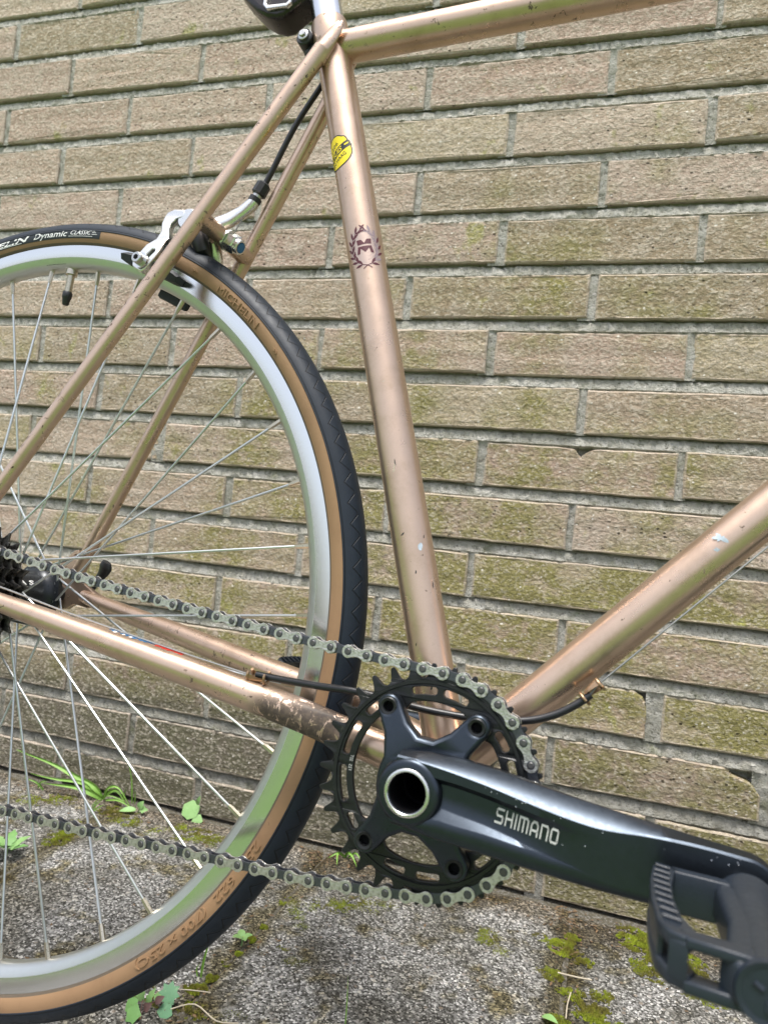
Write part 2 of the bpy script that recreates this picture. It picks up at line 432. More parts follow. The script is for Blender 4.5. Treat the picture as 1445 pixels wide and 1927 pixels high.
# ------------------------------------------------------------------ mesh helpers (all lengths in millimetres)
class MB:
    def __init__(s):
        s.v, s.f, s.m, s.uv, s.mats = [], [], [], [], []
    def mi(s, m):
        m = M[m] if isinstance(m, str) else m
        if m not in s.mats:
            s.mats.append(m)
        return s.mats.index(m)
    def add(s, verts, faces, m, uvs=None):
        o = len(s.v); k = s.mi(m)
        s.v += [tuple(p) for p in verts]
        for i, f in enumerate(faces):
            s.f.append(tuple(o + j for j in f)); s.m.append(k)
            s.uv.append(uvs[i] if uvs else None)
        return s
    def tube(s, pts, r, m, seg=16, caps=True, flat=None, up=None):
        """pts: centres; r: radius or list; flat: (a,b) ellipse factors along the frame's two axes"""
        pts = [Vector(p) for p in pts]
        n = len(pts)
        rr = r if isinstance(r, (list, tuple)) else [r] * n
        T = []
        for i in range(n):
            d = (pts[min(i + 1, n - 1)] - pts[max(i - 1, 0)])
            T.append(d.normalized())
        u = Vector(up) if up else (Vector((0, 0, 1)) if abs(T[0].z) < 0.9 else Vector((1, 0, 0)))
        vs, fs = [], []
        for i in range(n):
            u = (u - T[i] * u.dot(T[i])).normalized()
            w = T[i].cross(u)
            fl = flat[i] if isinstance(flat, list) else (flat or (1, 1))
            for k in range(seg):
                a = 2 * pi * k / seg
                vs.append(pts[i] + u * (rr[i] * fl[0] * cos(a)) + w * (rr[i] * fl[1] * sin(a)))
        for i in range(n - 1):
            for k in range(seg):
                a, b2 = i * seg + k, i * seg + (k + 1) % seg
                fs.append((a, b2, b2 + seg, a + seg))
        if caps:
            fs.append(tuple(range(seg - 1, -1, -1)))
            fs.append(tuple(range((n - 1) * seg, n * seg)))
        return s.add(vs, fs, m)
    def lathe(s, prof, m, c=(0, 0, 0), seg=48, axis='y', a0=0, a1=2 * pi, closed=False, mats=None, uvv=None):
        """prof: (radius, height along axis)"""
        vs, fs, uvs = [], [], []
        n = len(prof)
        full = abs(a1 - a0) > 6.28
        cnt = seg if full else seg + 1
        for i in range(cnt):
            a = a0 + (a1 - a0) * i / seg
            for (r, h) in prof:
                if axis == 'y':
                    vs.append((c[0] + r * cos(a), c[1] + h, c[2] + r * sin(a)))
                else:
                    vs.append((c[0] + r * cos(a), c[1] + r * sin(a), c[2] + h))
        groups = {}
        for i in range(seg):
            j = (i + 1) % cnt
            for k in range(n if closed else n - 1):
                k2 = (k + 1) % n
                f = (i * n + k, i * n + k2, j * n + k2, j * n + k)
                if axis != 'y':
                    f = f[::-1]
                mm = mats[k] if mats else m
                v0 = uvv[k] if uvv else k; v1 = (uvv[k2] if uvv and k2 else (uvv[-1] if uvv else k + 1))
                if uvv and k2 == 0:
                    v1 = v0
                u0, u1 = i / seg, (i + 1) / seg
                q = [(u0, v0), (u0, v1), (u1, v1), (u1, v0)]
                groups.setdefault(mm, []).append((f, q if axis == 'y' else q[::-1]))
        o = len(s.v)
        s.v += vs
        for mm, L in groups.items():
            k = s.mi(mm)
            for f, q in L:
                s.f.append(tuple(o + x for x in f)); s.m.append(k); s.uv.append(q)
        return s
    def box(s, lo, hi, m, bev=0.0, xf=None):
        bm = bmesh.new()
        bmesh.ops.create_cube(bm, size=1)
        for v in bm.verts:
            v.co = Vector(((lo[i] + hi[i]) / 2 + v.co[i] * (hi[i] - lo[i]) for i in range(3)))
        if bev:
            bmesh.ops.bevel(bm, geom=list(bm.edges), offset=bev, segments=2, affect='EDGES', profile=0.5)
        return s.bm(bm, m, xf)
    def bm(s, bm, m, xf=None):
        bm.verts.index_update()
        vs = [(xf @ v.co) if xf else v.co.copy() for v in bm.verts]
        fs = [tuple(v.index for v in f.verts) for f in bm.faces]
        bm.free()
        return s.add(vs, fs, m)
    def mesh(s, me, m, fn=None):
        vs = [Vector(v.co) for v in me.vertices]
        if fn:
            vs = [fn(v) for v in vs]
        return s.add(vs, [tuple(p.vertices) for p in me.polygons], m)
    def build(s, name, parent=None, label=None, cat=None, group=None, kind=None, loc=None, smooth=True, ang=40):
        me = bpy.data.meshes.new(name)
        me.from_pydata([(x * MM, y * MM, z * MM) for x, y, z in s.v], [], s.f)
        for m in s.mats:
            me.materials.append(m)
        me.polygons.foreach_set('material_index', s.m)
        if any(u is not None for u in s.uv):
            L = me.uv_layers.new(name='UVMap')
            d = []
            for f, q in zip(s.f, s.uv):
                for k in range(len(f)):
                    d += list(q[k]) if q else [0.0, 0.0]
            L.data.foreach_set('uv', d)
        if smooth:
            me.polygons.foreach_set('use_smooth', [True] * len(me.polygons))
            me.set_sharp_from_angle(angle=rad(ang))
        me.update()
        o = bpy.data.objects.new(name, me)
        COL.objects.link(o)
        if parent is not None:
            o.parent = parent
        if loc is not None:
            o.location = loc
        return tag(o, label, cat, group, kind)

def tag(o, label=None, cat=None, group=None, kind=None):
    for k, v in (('label', label), ('category', cat), ('group', group), ('kind', kind)):
        if v:
            o[k] = v
    return o

def empty(name, loc=(0, 0, 0), label=None, cat=None, group=None, kind=None):
    o = bpy.data.objects.new(name, None)
    o.empty_display_size = 0.05
    COL.objects.link(o)
    o.location = loc
    return tag(o, label, cat, group, kind)

def curve_mesh(polys, depth, bevel=0.0, res=1):
    """2D closed outlines (holes allowed) -> solid; depth is the half thickness along local z"""
    cu = bpy.data.curves.new('c', 'CURVE')
    cu.dimensions = '2D'; cu.fill_mode = 'BOTH'
    cu.extrude = max(0.0001, depth - bevel); cu.bevel_depth = bevel; cu.bevel_resolution = res
    cu.offset = -bevel
    for P in polys:
        sp = cu.splines.new('POLY')
        sp.points.add(len(P) - 1)
        for i, q in enumerate(P):
            sp.points[i].co = (q[0], q[1], 0, 1)
        sp.use_cyclic_u = True
    return eval_mesh(cu)

def eval_mesh(cu):
    o = bpy.data.objects.new('tmp', cu)
    COL.objects.link(o)
    bpy.context.view_layer.update()
    dg = bpy.context.evaluated_depsgraph_get()
    me = bpy.data.meshes.new_from_object(o.evaluated_get(dg))
    bpy.data.objects.remove(o)
    bpy.data.curves.remove(cu)
    return me

def text_mesh(s, size, width=None, bold=0.0, shear=0.0, extrude=0.0, space=1.0, res=2):
    cu = bpy.data.curves.new('t', 'FONT')
    cu.body = s; cu.size = size; cu.offset = bold; cu.shear = shear
    cu.extrude = extrude; cu.space_character = space; cu.resolution_u = res
    cu.align_x = 'LEFT'
    me = eval_mesh(cu)
    xs = [v.co.x for v in me.vertices]
    x0, x1 = min(xs), max(xs)
    k = (width / (x1 - x0)) if width else 1.0
    for v in me.vertices:
        v.co.x = (v.co.x - x0) * k
    return me, (x1 - x0) * k

def lerp(a, b, f):
    return a + (b - a) * f

def interp(tab, x):
    if x <= tab[0][0]:
        return tab[0][1]
    for (a, va), (b, vb) in zip(tab, tab[1:]):
        if x <= b:
            return lerp(va, vb, (x - a) / (b - a))
    return tab[-1][1]

def spline(pts, n=8):
    P = [Vector(p) for p in pts]
    out = []
    for i in range(len(P) - 1):
        p0, p1, p2, p3 = P[max(i - 1, 0)], P[i], P[i + 1], P[min(i + 2, len(P) - 1)]
        for k in range(n):
            t_ = k / n
            out.append(0.5 * ((2 * p1) + (p2 - p0) * t_ + (2 * p0 - 5 * p1 + 4 * p2 - p3) * t_ ** 2 + (3 * p1 - p0 - 3 * p2 + p3) * t_ ** 3))
    out.append(P[-1])
    return out

def nz(x, y, z, s):
    return noise.noise(Vector((x * s, y * s, z * s)))

# ================================================================== THE SETTING
SLOPE = math.atan(0.0288)          # the paving falls away from the wall very slightly
PU, PV, TOPV = 228.8, 68.77, 14.75  # brick pitch along, up; course number at the ground

# ground sheet to the horizon (lawn), soil under the paving
b = MB()
b.add([(-150000, -150000, -14), (150000, -150000, -14), (150000, 150000, -14), (-150000, 150000, -14)], [(0, 1, 2, 3)], 'lawn')
o = b.build('ground', kind='structure', smooth=False); o.rotation_euler.x = SLOPE
b = MB()
nx, ny = 260, 46
vs = []
for j in range(ny + 1):
    for i in range(nx + 1):
        x = -1700 + 3400 * i / nx; y = -985 + 1005 * j / ny
        vs.append((x, y, -2.6 + 0.8 * nz(x, y, 0, 0.05) + (3.6 + 2.6 * nz(x, y, 4, 0.03) if y > -5 else 0)))   # dirt heaped against the wall
b.add(vs, [(j * (nx + 1) + i, j * (nx + 1) + i + 1, (j + 1) * (nx + 1) + i + 1, (j + 1) * (nx + 1) + i) for j in range(ny) for i in range(nx)], 'soil')
o = b.build('soil', kind='structure'); o.rotation_euler.x = SLOPE

pav = empty('pavement', kind='structure')
pav.rotation_euler.x = SLOPE
def slab_mesh(seed):
    b = MB(); n = 14; L, Wd = 297.5, 328.0
    vs, fs = [], []
    for j in range(n + 1):
        for i in range(n + 1):
            u, v = i / n, j / n
            # squeeze the outermost ring into a worn rounded edge
            fx = lambda q: (0 if q == 0 else 1 if q == 1 else (0.012 if q == 1 / n else (0.988 if q == (n - 1) / n else q)))
            x, y = fx(u) * L - L / 2, fx(v) * Wd - Wd / 2
            edge = min(i, j, n - i, n - j)
            z = 0.9 * nz(x, y, seed * 9.1, 0.02) + 0.5 * nz(x, y, seed * 3.3, 0.09)
            if edge == 0:
                z -= 3.2
                x += 2.2 * nz(x, y, seed + 5, 0.06); y += 2.2 * nz(y, x, seed + 8, 0.06)
            elif edge == 1:
                z -= 0.3 + 0.6 * abs(nz(x, y, seed, 0.07))
            vs.append((x, y, z))
    for j in range(n):
        for i in range(n):
            a = j * (n + 1) + i
            fs.append((a, a + 1, a + n + 2, a + n + 1))
    o2 = len(vs)
    ring = [i for i in range(n + 1)] + [j * (n + 1) + n for j in range(1, n + 1)] + [n * (n + 1) + i for i in range(n - 1, -1, -1)] + [j * (n + 1) for j in range(n - 1, 0, -1)]
    vs += [(vs[r][0], vs[r][1], -30) for r in ring]
    for k in range(len(ring)):
        k2 = (k + 1) % len(ring)
        fs.append((ring[k2], ring[k], o2 + k, o2 + k2))
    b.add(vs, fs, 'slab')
    return b
slab_objs = []
for s in range(4):
    slab_objs.append(slab_mesh(s + 1))
k = 0
protos = []
for j in range(3):
    for i in range(-5, 6):
        cx_, cy_ = 114.0 + 300.0 * i, -165.0 - 331.0 * j
        if k < 4:
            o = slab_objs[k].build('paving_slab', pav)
            protos.append(o)
        else:
            o = protos[k % 4].copy(); COL.objects.link(o)
            o.name = 'paving_slab'
        o.location = (cx_ * MM, cy_ * MM, random.uniform(-0.0008, 0.0008))
        o.rotation_euler = (random.uniform(-.002, .002), random.uniform(-.002, .002), random.uniform(-.004, .004))
        k += 1

# ------------------------------------------------------------------ brick wall
wall = empty('brick_wall', (0, 0, 0), 'weathered buff brick wall with green algae behind the bicycle', 'wall')
ROWS = range(-6, 15)
BW, BH = 220.0, 52.8
special = {(7, 0.5): 'notch', (11, 0.5): 'round', (12, 1.0): 'chip'}
def brick_outline(seed, kind=None, n_long=13, n_short=4):
    w, h = BW, BH
    P = []
    rr = random.Random(seed)
    if kind == 'round':
        w -= 9
    for i in range(n_long):
        P.append([w * i / n_long, 0])            # top, left to right
    for i in range(n_short):
        P.append([w, -h * i / n_short])
    for i in range(n_long):
        P.append([w - w * i / n_long, -h])
    for i in range(n_short):
        P.append([0, -h + h * i / n_short])
    if kind == 'notch':
        Q = []
        for p in P:
            if p[1] == 0 and 95 < p[0] < 128:
                continue
            Q.append(p)
            if p[1] == 0 and 80 < p[0] <= 95:
                Q += [[104, -1.5], [109, -8], [113, -11], [119, -6], [126, -1]]
        P = Q
    if kind == 'round':
        for p in P:
            if p[0] > w - 26 and p[1] > -26:
                dx, dy = p[0] - (w - 20), p[1] + 20
                d = hypot(max(dx, 0), max(dy, 0))
                if d > 20 and dx > 0 and dy > 0:
                    p[0] = w - 20 + dx / d * 20; p[1] = -20 + dy / d * 20
        P.insert(13, [w - 6, -6])
    if kind == 'chip':
        P = [p for p in P if not (p[0] > w - 30 and p[1] > -14)]
        idx = max(i for i, p in enumerate(P) if p[1] == 0)
        P[idx + 1:idx + 1] = [[w - 34, -1], [w - 30, -7], [w - 14, -11], [w - 7, -16]]
    for p in P:
        p[0] += rr.uniform(-0.6, 0.6); p[1] += rr.uniform(-0.5, 0.5)
    return P
def brick_mesh(seed, kind=None):
    P = brick_outline(seed, kind)
    rr = random.Random(seed + 99)
    n = len(P); b = MB()
    cx_, cy_ = BW / 2, -BH / 2
    vs = [(p[0], 22, p[1]) for p in P] + [(p[0], 1.2 + rr.uniform(-.4, .6), p[1]) for p in P]
    inn = []
    for p in P:
        dx, dy = cx_ - p[0], cy_ - p[1]
        ix = p[0] + max(-1, min(1, dx * 0.2)) * rr.uniform(1.2, 2.6)
        iy = p[1] + max(-1, min(1, dy * 0.2)) * rr.uniform(1.0, 2.2)
        inn.append((ix, rr.uniform(-0.7, 0.3), iy))
    vs += inn
    spine = []
    m_ = 8
    fs = []
    for i in range(n):
        j = (i + 1) % n
        fs.append((i, j, n + j, n + i)); fs.append((n + i, n + j, 2 * n + j, 2 * n + i))
    # face: fan to a row of centre points gives an uneven face
    f0 = geometry.tessellate_polygon([[Vector((q[0], q[2], 0)) for q in inn]])
    for tri in f0:
        fs.append(tuple(2 * n + q for q in tri))
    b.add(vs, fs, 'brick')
    return b
protos = []
def bk(seed, kind=None):
    bb_ = brick_mesh(seed, kind)
    o = bb_.build('brick', wall, smooth=False)
    o.data.validate()
    bm = bmesh.new(); bm.from_mesh(o.data); bmesh.ops.recalc_face_normals(bm, faces=bm.faces); bm.to_mesh(o.data); bm.free()
    return o
perp = []          # joints for the mortar builder
cnt = 0
for v in ROWS:
    half = 0.5 if v % 2 else 0.0
    zt = (TOPV - v) * PV
    for ui in range(-6, 5):
        u = ui + half
        kind = special.get((v, u))
        if kind or cnt < 16:
            o = bk(cnt + 1, kind)
            if not kind:
                protos.append(o)
                cnt += 1
        else:
            o = random.choice(protos).copy(); COL.objects.link(o); o.name = 'brick'
        jx = random.uniform(-1.2, 1.2)
        o.location = ((u * PU + jx) * MM, random.uniform(-0.0012, 0.0012), (zt + random.uniform(-1.2, 1.2)) * MM)
        o.rotation_euler = (random.uniform(-.01, .01), random.uniform(-.006, .006), random.uniform(-.006, .006))
        if v == 14:
            o.scale.z = random.uniform(0.84, 0.9)
        perp.append((u * PU - PU + BW, u * PU, zt))
# mortar: sloping weathered bed joints, recessed rough perpends
b = MB()
X0, X1, st = -6 * PU - 12, 5.5 * PU + 10, 3.6
nx = int((X1 - X0) / st)
for v in ROWS:
    zt = (TOPV - v) * PV            # top of this course = foot of the bed joint above it
    zb = zt + PV - BH               # underside of the course above
    prof = [(zb + 3, 10.0), (zb - 0.3, 9.5), (lerp(zb, zt, .13), 7.0), (lerp(zb, zt, .24), 4.6), (lerp(zb, zt, .55), 2.8), (zt + 1.2, 1.2), (zt - 1.5, 5.0)]
    m_ = len(prof)
    vs = []
    for i in range(nx + 1):
        x = X0 + i * st
        a1 = 1.6 * nz(x, v * 31.7, 0, 0.03)
        for q, (z, y) in enumerate(prof):
            amp = 0 if q in (0,) else 2.6
            vs.append((x, y + a1 * (0.9 if 1 < q < 6 else 0.3) + amp * nz(x, z, v * 7.0, 0.22) + 0.7 * amp * nz(x, z, 3.0 + v, 0.5), z + (0.6 * nz(x, z, 9.0, 0.12) if 0 < q < m_ - 1 else 0)))
    fs = []
    for i in range(nx):
        for q in range(m_ - 1):
            a = i * m_ + q
            fs.append((a, a + 1, a + m_ + 1, a + m_))
    b.add(vs, fs, 'mortar')
for (xa, xb, zt) in perp:
    vs, fs = [], []
    nzr, nxr = 12, 4
    for j in range(nzr + 1):
        z = zt + 1 - (BH + 3) * j / nzr
        for i in range(nxr + 1):
            x = lerp(xa - 11, xb + 3, i / nxr)
            vs.append((x, 2.4 + 1.8 * nz(x, z, 1.0, 0.2) + 1.2 * nz(x, z, 5.0, 0.5), z))
    for j in range(nzr):
        for i in range(nxr):
            a = j * (nxr + 1) + i
            fs.append((a, a + nxr + 1, a + nxr + 2, a + 1))
    b.add(vs, fs, 'mortar')
b.build('mortar', wall)
b = MB()
b.box((X0 + 6, 13, -120), (X1 - 6, 120, (TOPV + 6) * PV + 12), 'mortar')
b.build('wall_core', wall, smooth=False)

# ================================================================== THE BICYCLE
# bicycle frame: x forward, y away from the camera, z up, origin at the rear hub, millimetres
BR = Matrix(((0.9981611957082, 0.060158476577601316, 0.007428665979748762),
             (-0.06060006162703141, 0.9931434728719287, 0.0999683691108579),
             (-0.001363786338276652, -0.100234724460872, 0.9949628837796295)))
BO = Vector((-229.3917, -373.0455, 327.4330))
FOOT = Vector((2.5, 0, -340.9))            # where the tyre stands, in bicycle coordinates
bike = empty('bicycle', (BO + BR @ FOOT) * MM,
             'champagne coloured road bicycle with tan wall tyre leaning in front of the brick wall', 'bicycle')
bike.rotation_euler = BR.to_euler()
POFF = -FOOT * MM
def part(b, name, label=None, **kw):
    return b.build(name, bike, label, loc=POFF, **kw)
BBX, BBZ = 413.79, -68.0
SA = rad(72.724)
AX = Vector((-cos(SA), 0, sin(SA)))         # up along the seat tube
BBP = Vector((BBX, 0, BBZ))
def st_at(z):
    return BBP + AX * ((z - BBZ) / sin(SA))

# ---- main tubes
def tubeline(a, b_, ra, rb, n=16):
    a, b_ = Vector(a), Vector(b_)
    return [a.lerp(b_, i / n) for i in range(n + 1)], [lerp(ra, rb, i / n) for i in range(n + 1)]
b = MB(); P, R_ = tubeline(BBP, st_at(497), 14.3, 14.3); b.tube(P, R_, 'paint', 64)
seat_tube = part(b, 'seat_tube')
b = MB()
for zz, r_o in ((497, 15.0),):
    b.tube([st_at(478), st_at(481), st_at(504), st_at(506.5), st_at(507)], [14.5, 15.6, 15.6, 15.2, 14.0], 'paint_worn', 64)
part(b, 'seat_lug')
b = MB(); P, R_ = tubeline((st_at(485).x, 0, 484.2), (803, 0, 508.4), 12.75, 12.75); b.tube(P, R_, 'paint_worn', 64)
part(b, 'top_tube')
b = MB(); P, R_ = tubeline(BBP + Vector((4, 0, 2)), (832, 0, 378), 14.0, 14.2); b.tube(P, R_, 'paint', 64)
part(b, 'down_tube')
b = MB()
b.lathe([(14, -33.5), (19.5, -33.5), (20, -33), (20, 33), (19.5, 33.5), (14, 33.5)], 'paint_worn', BBP, 64)
part(b, 'bottom_bracket_shell')
b = MB()
for sg in (-1, 1):
    b = MB()
    b.lathe([(12, sg * 62), (19, sg * 60), (21.5, sg * 44), (21.5, sg * 34), (12, sg * 34)][::-1 if sg > 0 else 1], 'dark_plastic', BBP, 48)
    part(b, 'bearing_cup')

# ---- stays
def stay(y1, y2, xt, xb_, name, ra, rb):
    b = MB(); n = 20; P, R_, F = [], [], []
    for i in range(n + 1):
        f_ = i / n; z = lerp(470, 20, f_)
        P.append(Vector((lerp(xt, xb_, f_), lerp(y1, y2, f_), z)))
        R_.append(lerp(ra, rb, min(1, f_ * 1.05)))
    b.tube(P, R_, 'paint_worn', 40)
    return part(b, name)
ss = stay(-17.5, -63.5, 242.6, 1.84, 'seat_stay', 7.3, 5.7)
stay(17.5, 61.5, 244.5, 17.5, 'seat_stay', 6.9, 6.4)
# long tapered caps of the seat stays on the lug, scalloped
for sg in (-1, 1):
    b = MB()
    A0 = Vector((238.2, sg * 17.0, 462)); A1 = Vector((256.5, sg * 15.5, 494.5))
    n = 14; P, R_, F = [], [], []
    for i in range(n + 1):
        f_ = i / n
        P.append(A0.lerp(A1, f_) + Vector((0, sg * 1.2 * sin(f_ * pi * 0.5), 0)))
        R_.append(7.3 * sqrt(max(0.0, 1 - f_ ** 2.6)) + 0.5)
        F.append((1.0, lerp(1.0, 0.5, min(1, f_ * 1.6))))
    b.tube(P, R_, 'paint_worn', 28, flat=F, up=(-0.85, 0, 0.5))
    c_ = part(b, 'seat_stay_cap')
def cstay(pts, name, m):
    b = MB()
    C_ = spline([p[0] for p in pts], 8)
    n = len(C_)
    rt = [(i * 8, p[1]) for i, p in enumerate(pts)]
    ft = [(i * 8, p[2]) for i, p in enumerate(pts)]
    b.tube(C_, [interp(rt, i) for i in range(n)], m, 44, flat=[(1, interp(ft, i)) for i in range(n)], up=(0.17, 0, 1))
    return part(b, name)
M['paint_mud'] = paint('champagne_paint_muddy', 0.66, ((0.320, 0, -0.040), 0.043, 0))
csn = cstay([((14, -63, 1.0), 5.6, 0.9), ((60, -60, -5.5), 7.2, 0.95), ((150, -52, -19.8), 9.1, 1), ((240, -43, -34.2), 10.4, 1), ((310, -37, -46.0), 11.0, 0.92), ((345, -35, -53.0), 11.0, 0.62), ((375, -31, -59.5), 11.4, 0.85), ((412, -24, -66.5), 11.5, 1)], 'chain_stay', 'paint_mud')
cstay([((30, 61, 1.5), 5.6, 0.9), ((60, 58, -3.5), 7.2, 0.95), ((150, 50, -17.0), 9.0, 1), ((240, 41, -31.5), 10.2, 1), ((330, 33, -46), 11.0, 0.8), ((412, 24, -66.0), 11.5, 1)], 'chain_stay', 'paint_worn')
# brake bridge
b = MB()
b.tube([(162.5, -33, 320.5), (165, -16, 320), (166, 0, 319.6), (167, 16, 319), (169, 32, 318)], [7.6, 7.4, 7.4, 7.4, 7.6], 'paint_worn', 28)
part(b, 'brake_bridge')
# dropouts
for sg in (-1, 1):
    b = MB()
    o_ = [(-16, -9), (-13, 5), (-11, 22), (-4, 30), (8, 42), (13, 43), (15, 37), (11, 30), (16, 22), (24, 13), (38, 6), (48, 3), (46, -8), (34, -10), (18, -8), (10, -14), (-8, -16)]
    if sg > 0:
        o_ = [(p[0] + 3, p[1] + 1) for p in o_]
    me = curve_mesh([o_, [(10.5 + 2.4 * cos(a * .7854) + (3 if sg > 0 else 0), 37 + 2.4 * sin(a * .7854)) for a in range(8)]], 3.0, 0.6)
    b.mesh(me, 'paint_worn', lambda v: Vector((v.x, sg * 63.5 - v.z, v.y)))
    part(b, 'dropout')

# ---- seat post, binder bolt, saddle
b = MB(); b.tube([st_at(495), st_at(640)], 13.3, 'chrome', 48)
part(b, 'seat_post')
b = MB()
b.tube([(220.5, -13.2, 489.5), (220.5, -12.4, 489.5), (220.5, 13, 489.5)], [6.4, 7.3, 7.3], 'dark_plastic', 28)
b.tube([(221.5, 0, 487), (233, 0, 477), (241, 0, 470)], [7.5, 8.5, 9.5], 'dark_plastic', 20, flat=(1, 1.1))
clamp = part(b, 'seat_clamp')
b = MB()
b.tube([(220.5, -15.6, 489.5), (220.5, -15.2, 489.5), (220.5, -12.6, 489.5)], [4.0, 4.6, 4.6], 'steel', 24)
b.tube([(220.5, -17.6, 489.5), (220.5, -17.2, 489.5), (220.5, -15.0, 489.5)], [2.6, 3.1, 3.1], 'steel', 6)
b.build('bolt', clamp)
# dark glossy tail light hanging behind the post, pale rim round its lens
b = MB()
tl = [(130, 575), (137.5, 556.5), (149, 543), (164.5, 528), (175.4, 520.7), (185.6, 516.7), (194, 517.6), (202, 524.4), (210, 530), (216, 538), (220, 575)]
me = curve_mesh([tl], 13, 5, 4)
b.mesh(me, 'glossy_dark', lambda v: Vector((v.x + 2, 1 - v.z, v.y - 2.5)))
tail = part(b, 'tail_light', 'dark glossy tail light with a pale edged lens')
b = MB()
lens = [(172, 535), (176, 530.5), (196, 529.5), (199.5, 532.5), (203, 567), (172, 567)]
lin = [(175, 536), (177, 533.6), (195, 532.6), (197, 534.5), (199.8, 564), (175, 564)]
me = curve_mesh([lens, lin], 2.0, 0.8)
b.mesh(me, 'polished', lambda v: Vector((v.x + 4, -13.5 - v.z, v.y - 10)))
b.build('lens_frame', tail)
b = MB()
b.tube([(206, 0, 541), (224, 0, 541), (229, 0, 545)], 8, 'dark_plastic', 24)
b.tube([st_at(541), st_at(557)], 15.5, 'dark_plastic', 40)
b.build('clamp', tail)

# ------------------------------------------------------------------ rear wheel
TR, TS = 326.0, 14.4
prof = []; mats = []; uvv = []
def sec(beta):
    """beta from the crown (0) towards the near side (positive)"""
    r = TS + (0.55 if abs(beta) < 80 else 0.0)
    return (TR + r * cos(rad(beta)), -r * sin(rad(beta)))
angs = [130, 122, 112, 103, 95, 88, 81, 79.5, 70, 60, 50, 40, 30, 20, 10, 0]
bet = angs + [-a for a in angs[-2::-1]]
for i, a in enumerate(bet):
    prof.append(sec(a)); uvv.append(a / 80.0)
for i in range(len(bet)):
    m1 = (bet[i] + bet[(i + 1) % len(bet)]) / 2
    mats.append('bead' if abs(m1) > 121 else ('tread' if abs(m1) < 80.5 else 'tan'))
mats[-1] = 'bead'
b = MB(); b.lathe(prof, 'tan', (0, 0, 0), 300, closed=True, mats=mats, uvv=uvv)
tyre = part(b, 'tyre', 'black tyre with tan side walls')
def tyre_pt(phi, beta, h=0.0):
    r = TS + h
    R0 = TR + r * cos(rad(beta))
    return Vector((R0 * cos(rad(phi)), -r * sin(rad(beta)), R0 * sin(rad(phi))))
def tyre_text(s, phi0, phi1, beta0, hgt, m, h=0.12, ext=0.0, bold=0.0, shear=0.0, mb=None, rr=326.0):
    wdt = rad(phi0 - phi1) * rr
    me, w_ = text_mesh(s, hgt / 0.7, wdt, bold, shear, ext)
    q = mb or MB()
    q.mesh(me, m, lambda v: tyre_pt(phi0 - math.degrees(v.x / rr), beta0 - math.degrees(v.y / TS), h + v.z))
    return q
# printed label: a black band with white lettering
b = MB()
vs, fs = [], []
nA, nB = 60, 6
for i in range(nA + 1):
    for j in range(nB + 1):
        vs.append(tyre_pt(lerp(113.5, 82.1, i / nA), lerp(108, 74, j / nB), 0.15))
for i in range(nA):
    for j in range(nB):
        a = i * (nB + 1) + j
        fs.append((a, a + 1, a + nB + 2, a + nB + 1))
b.add(vs, fs, 'black_print')
tyre_text('MICHELIN', 112.0, 96.9, 100.5, 4.6, 'white', 0.3, 0, 0.16, 0.35, b)
tyre_text('Dynamic', 95.9, 88.9, 100.5, 5.4, 'white', 0.3, 0, 0.06, 0.25, b)
tyre_text('CLASSIC', 88.2, 83.9, 95.5, 4.2, 'white', 0.3, 0, 0.02, 0.35, b)
def band(p0, p1, be0, be1, m, h):
    n_ = 24
    v_ = [tyre_pt(lerp(p0, p1, i / n_), be, h) for i in range(n_ + 1) for be in (be0, be1)]
    b.add(v_, [(2 * i, 2 * i + 1, 2 * i + 3, 2 * i + 2) for i in range(n_)], m)
band(112, 98.5, 104.5, 102.5, 'white', 0.3)
band(88.6, 83.6, 101.5, 100.0, 'white', 0.3)
for q in range(3):
    band(83.8, 82.7 + 0.3 * q, 94 - q * 6, 92.6 - q * 6, 'white', 0.3)
b.build('tyre_label', tyre, smooth=False)
# raised lettering in the side wall
for tx, p0, p1, be, hg in (('MICHELIN', 56.4, 46.8, 113, 6.0), ('25 - 622', -26.2, -35.6, 113, 5.6), ('(700 x 25C)', -37.4, -50.4, 113, 5.6), ('\u00bb', 62.2, 61.2, 108, 4), ('\u00bb', 42.2, 41.2, 108, 4)):
    b = tyre_text(tx, p0, p1, be, hg, 'tan', 0.15, 0.7)
    b.build('raised_lettering', tyre, smooth=False)

# rim
rp = [(316.6, -10.4), (305.2, -10.4), (304.6, -10.1), (301, -8.4), (297.6, -5.2), (296.9, 0)]
rp = rp + [(r, -y) for r, y in rp[-2::-1]] + [(316.6, 8.6), (311, 8.0), (309, 0), (311, -8.0), (316.6, -8.6)]
rm = ['rim'] + ['rim_side'] * 8 + ['rim'] + ['rim_side'] * 6
ruv = [0, 1, 1.05, 1.4, 1.8, 2.3, 2.8, 3.2, 3.5, 3.55, 4.5, 4.6, 4.8, 5, 5.2, 5.4]
b = MB(); b.lathe(rp, 'rim', (0, 0, 0), 300, closed=True, mats=rm, uvv=ruv)
rim = part(b, 'rim')
# rim print under the valve, read from the hub side
b = MB()
def rim_pt(phi, d):
    f_ = max(0, min(1, d / 7.0)); r = lerp(304.2, 298.6, f_); y = lerp(-9.75, -6.4, f_)
    return Vector(((r - 0.25) * cos(rad(phi)), y - 0.2, (r - 0.25) * sin(rad(phi))))
me, w_ = text_mesh('19C x 622', 2.6, 11.5)
b.mesh(me, 'dark_print', lambda v: rim_pt(85.4 + math.degrees(v.x / 301), 2.2 + v.y))
for d in (1.6, 3.0, 4.8):
    v_ = [rim_pt(89.2 + 4.4 * i / 10, d + q) for i in range(11) for q in (0, 0.45)]
    b.add(v_, [(2 * i, 2 * i + 1, 2 * i + 3, 2 * i + 2) for i in range(10)], 'dark_print')
b.build('rim_print', rim, smooth=False)

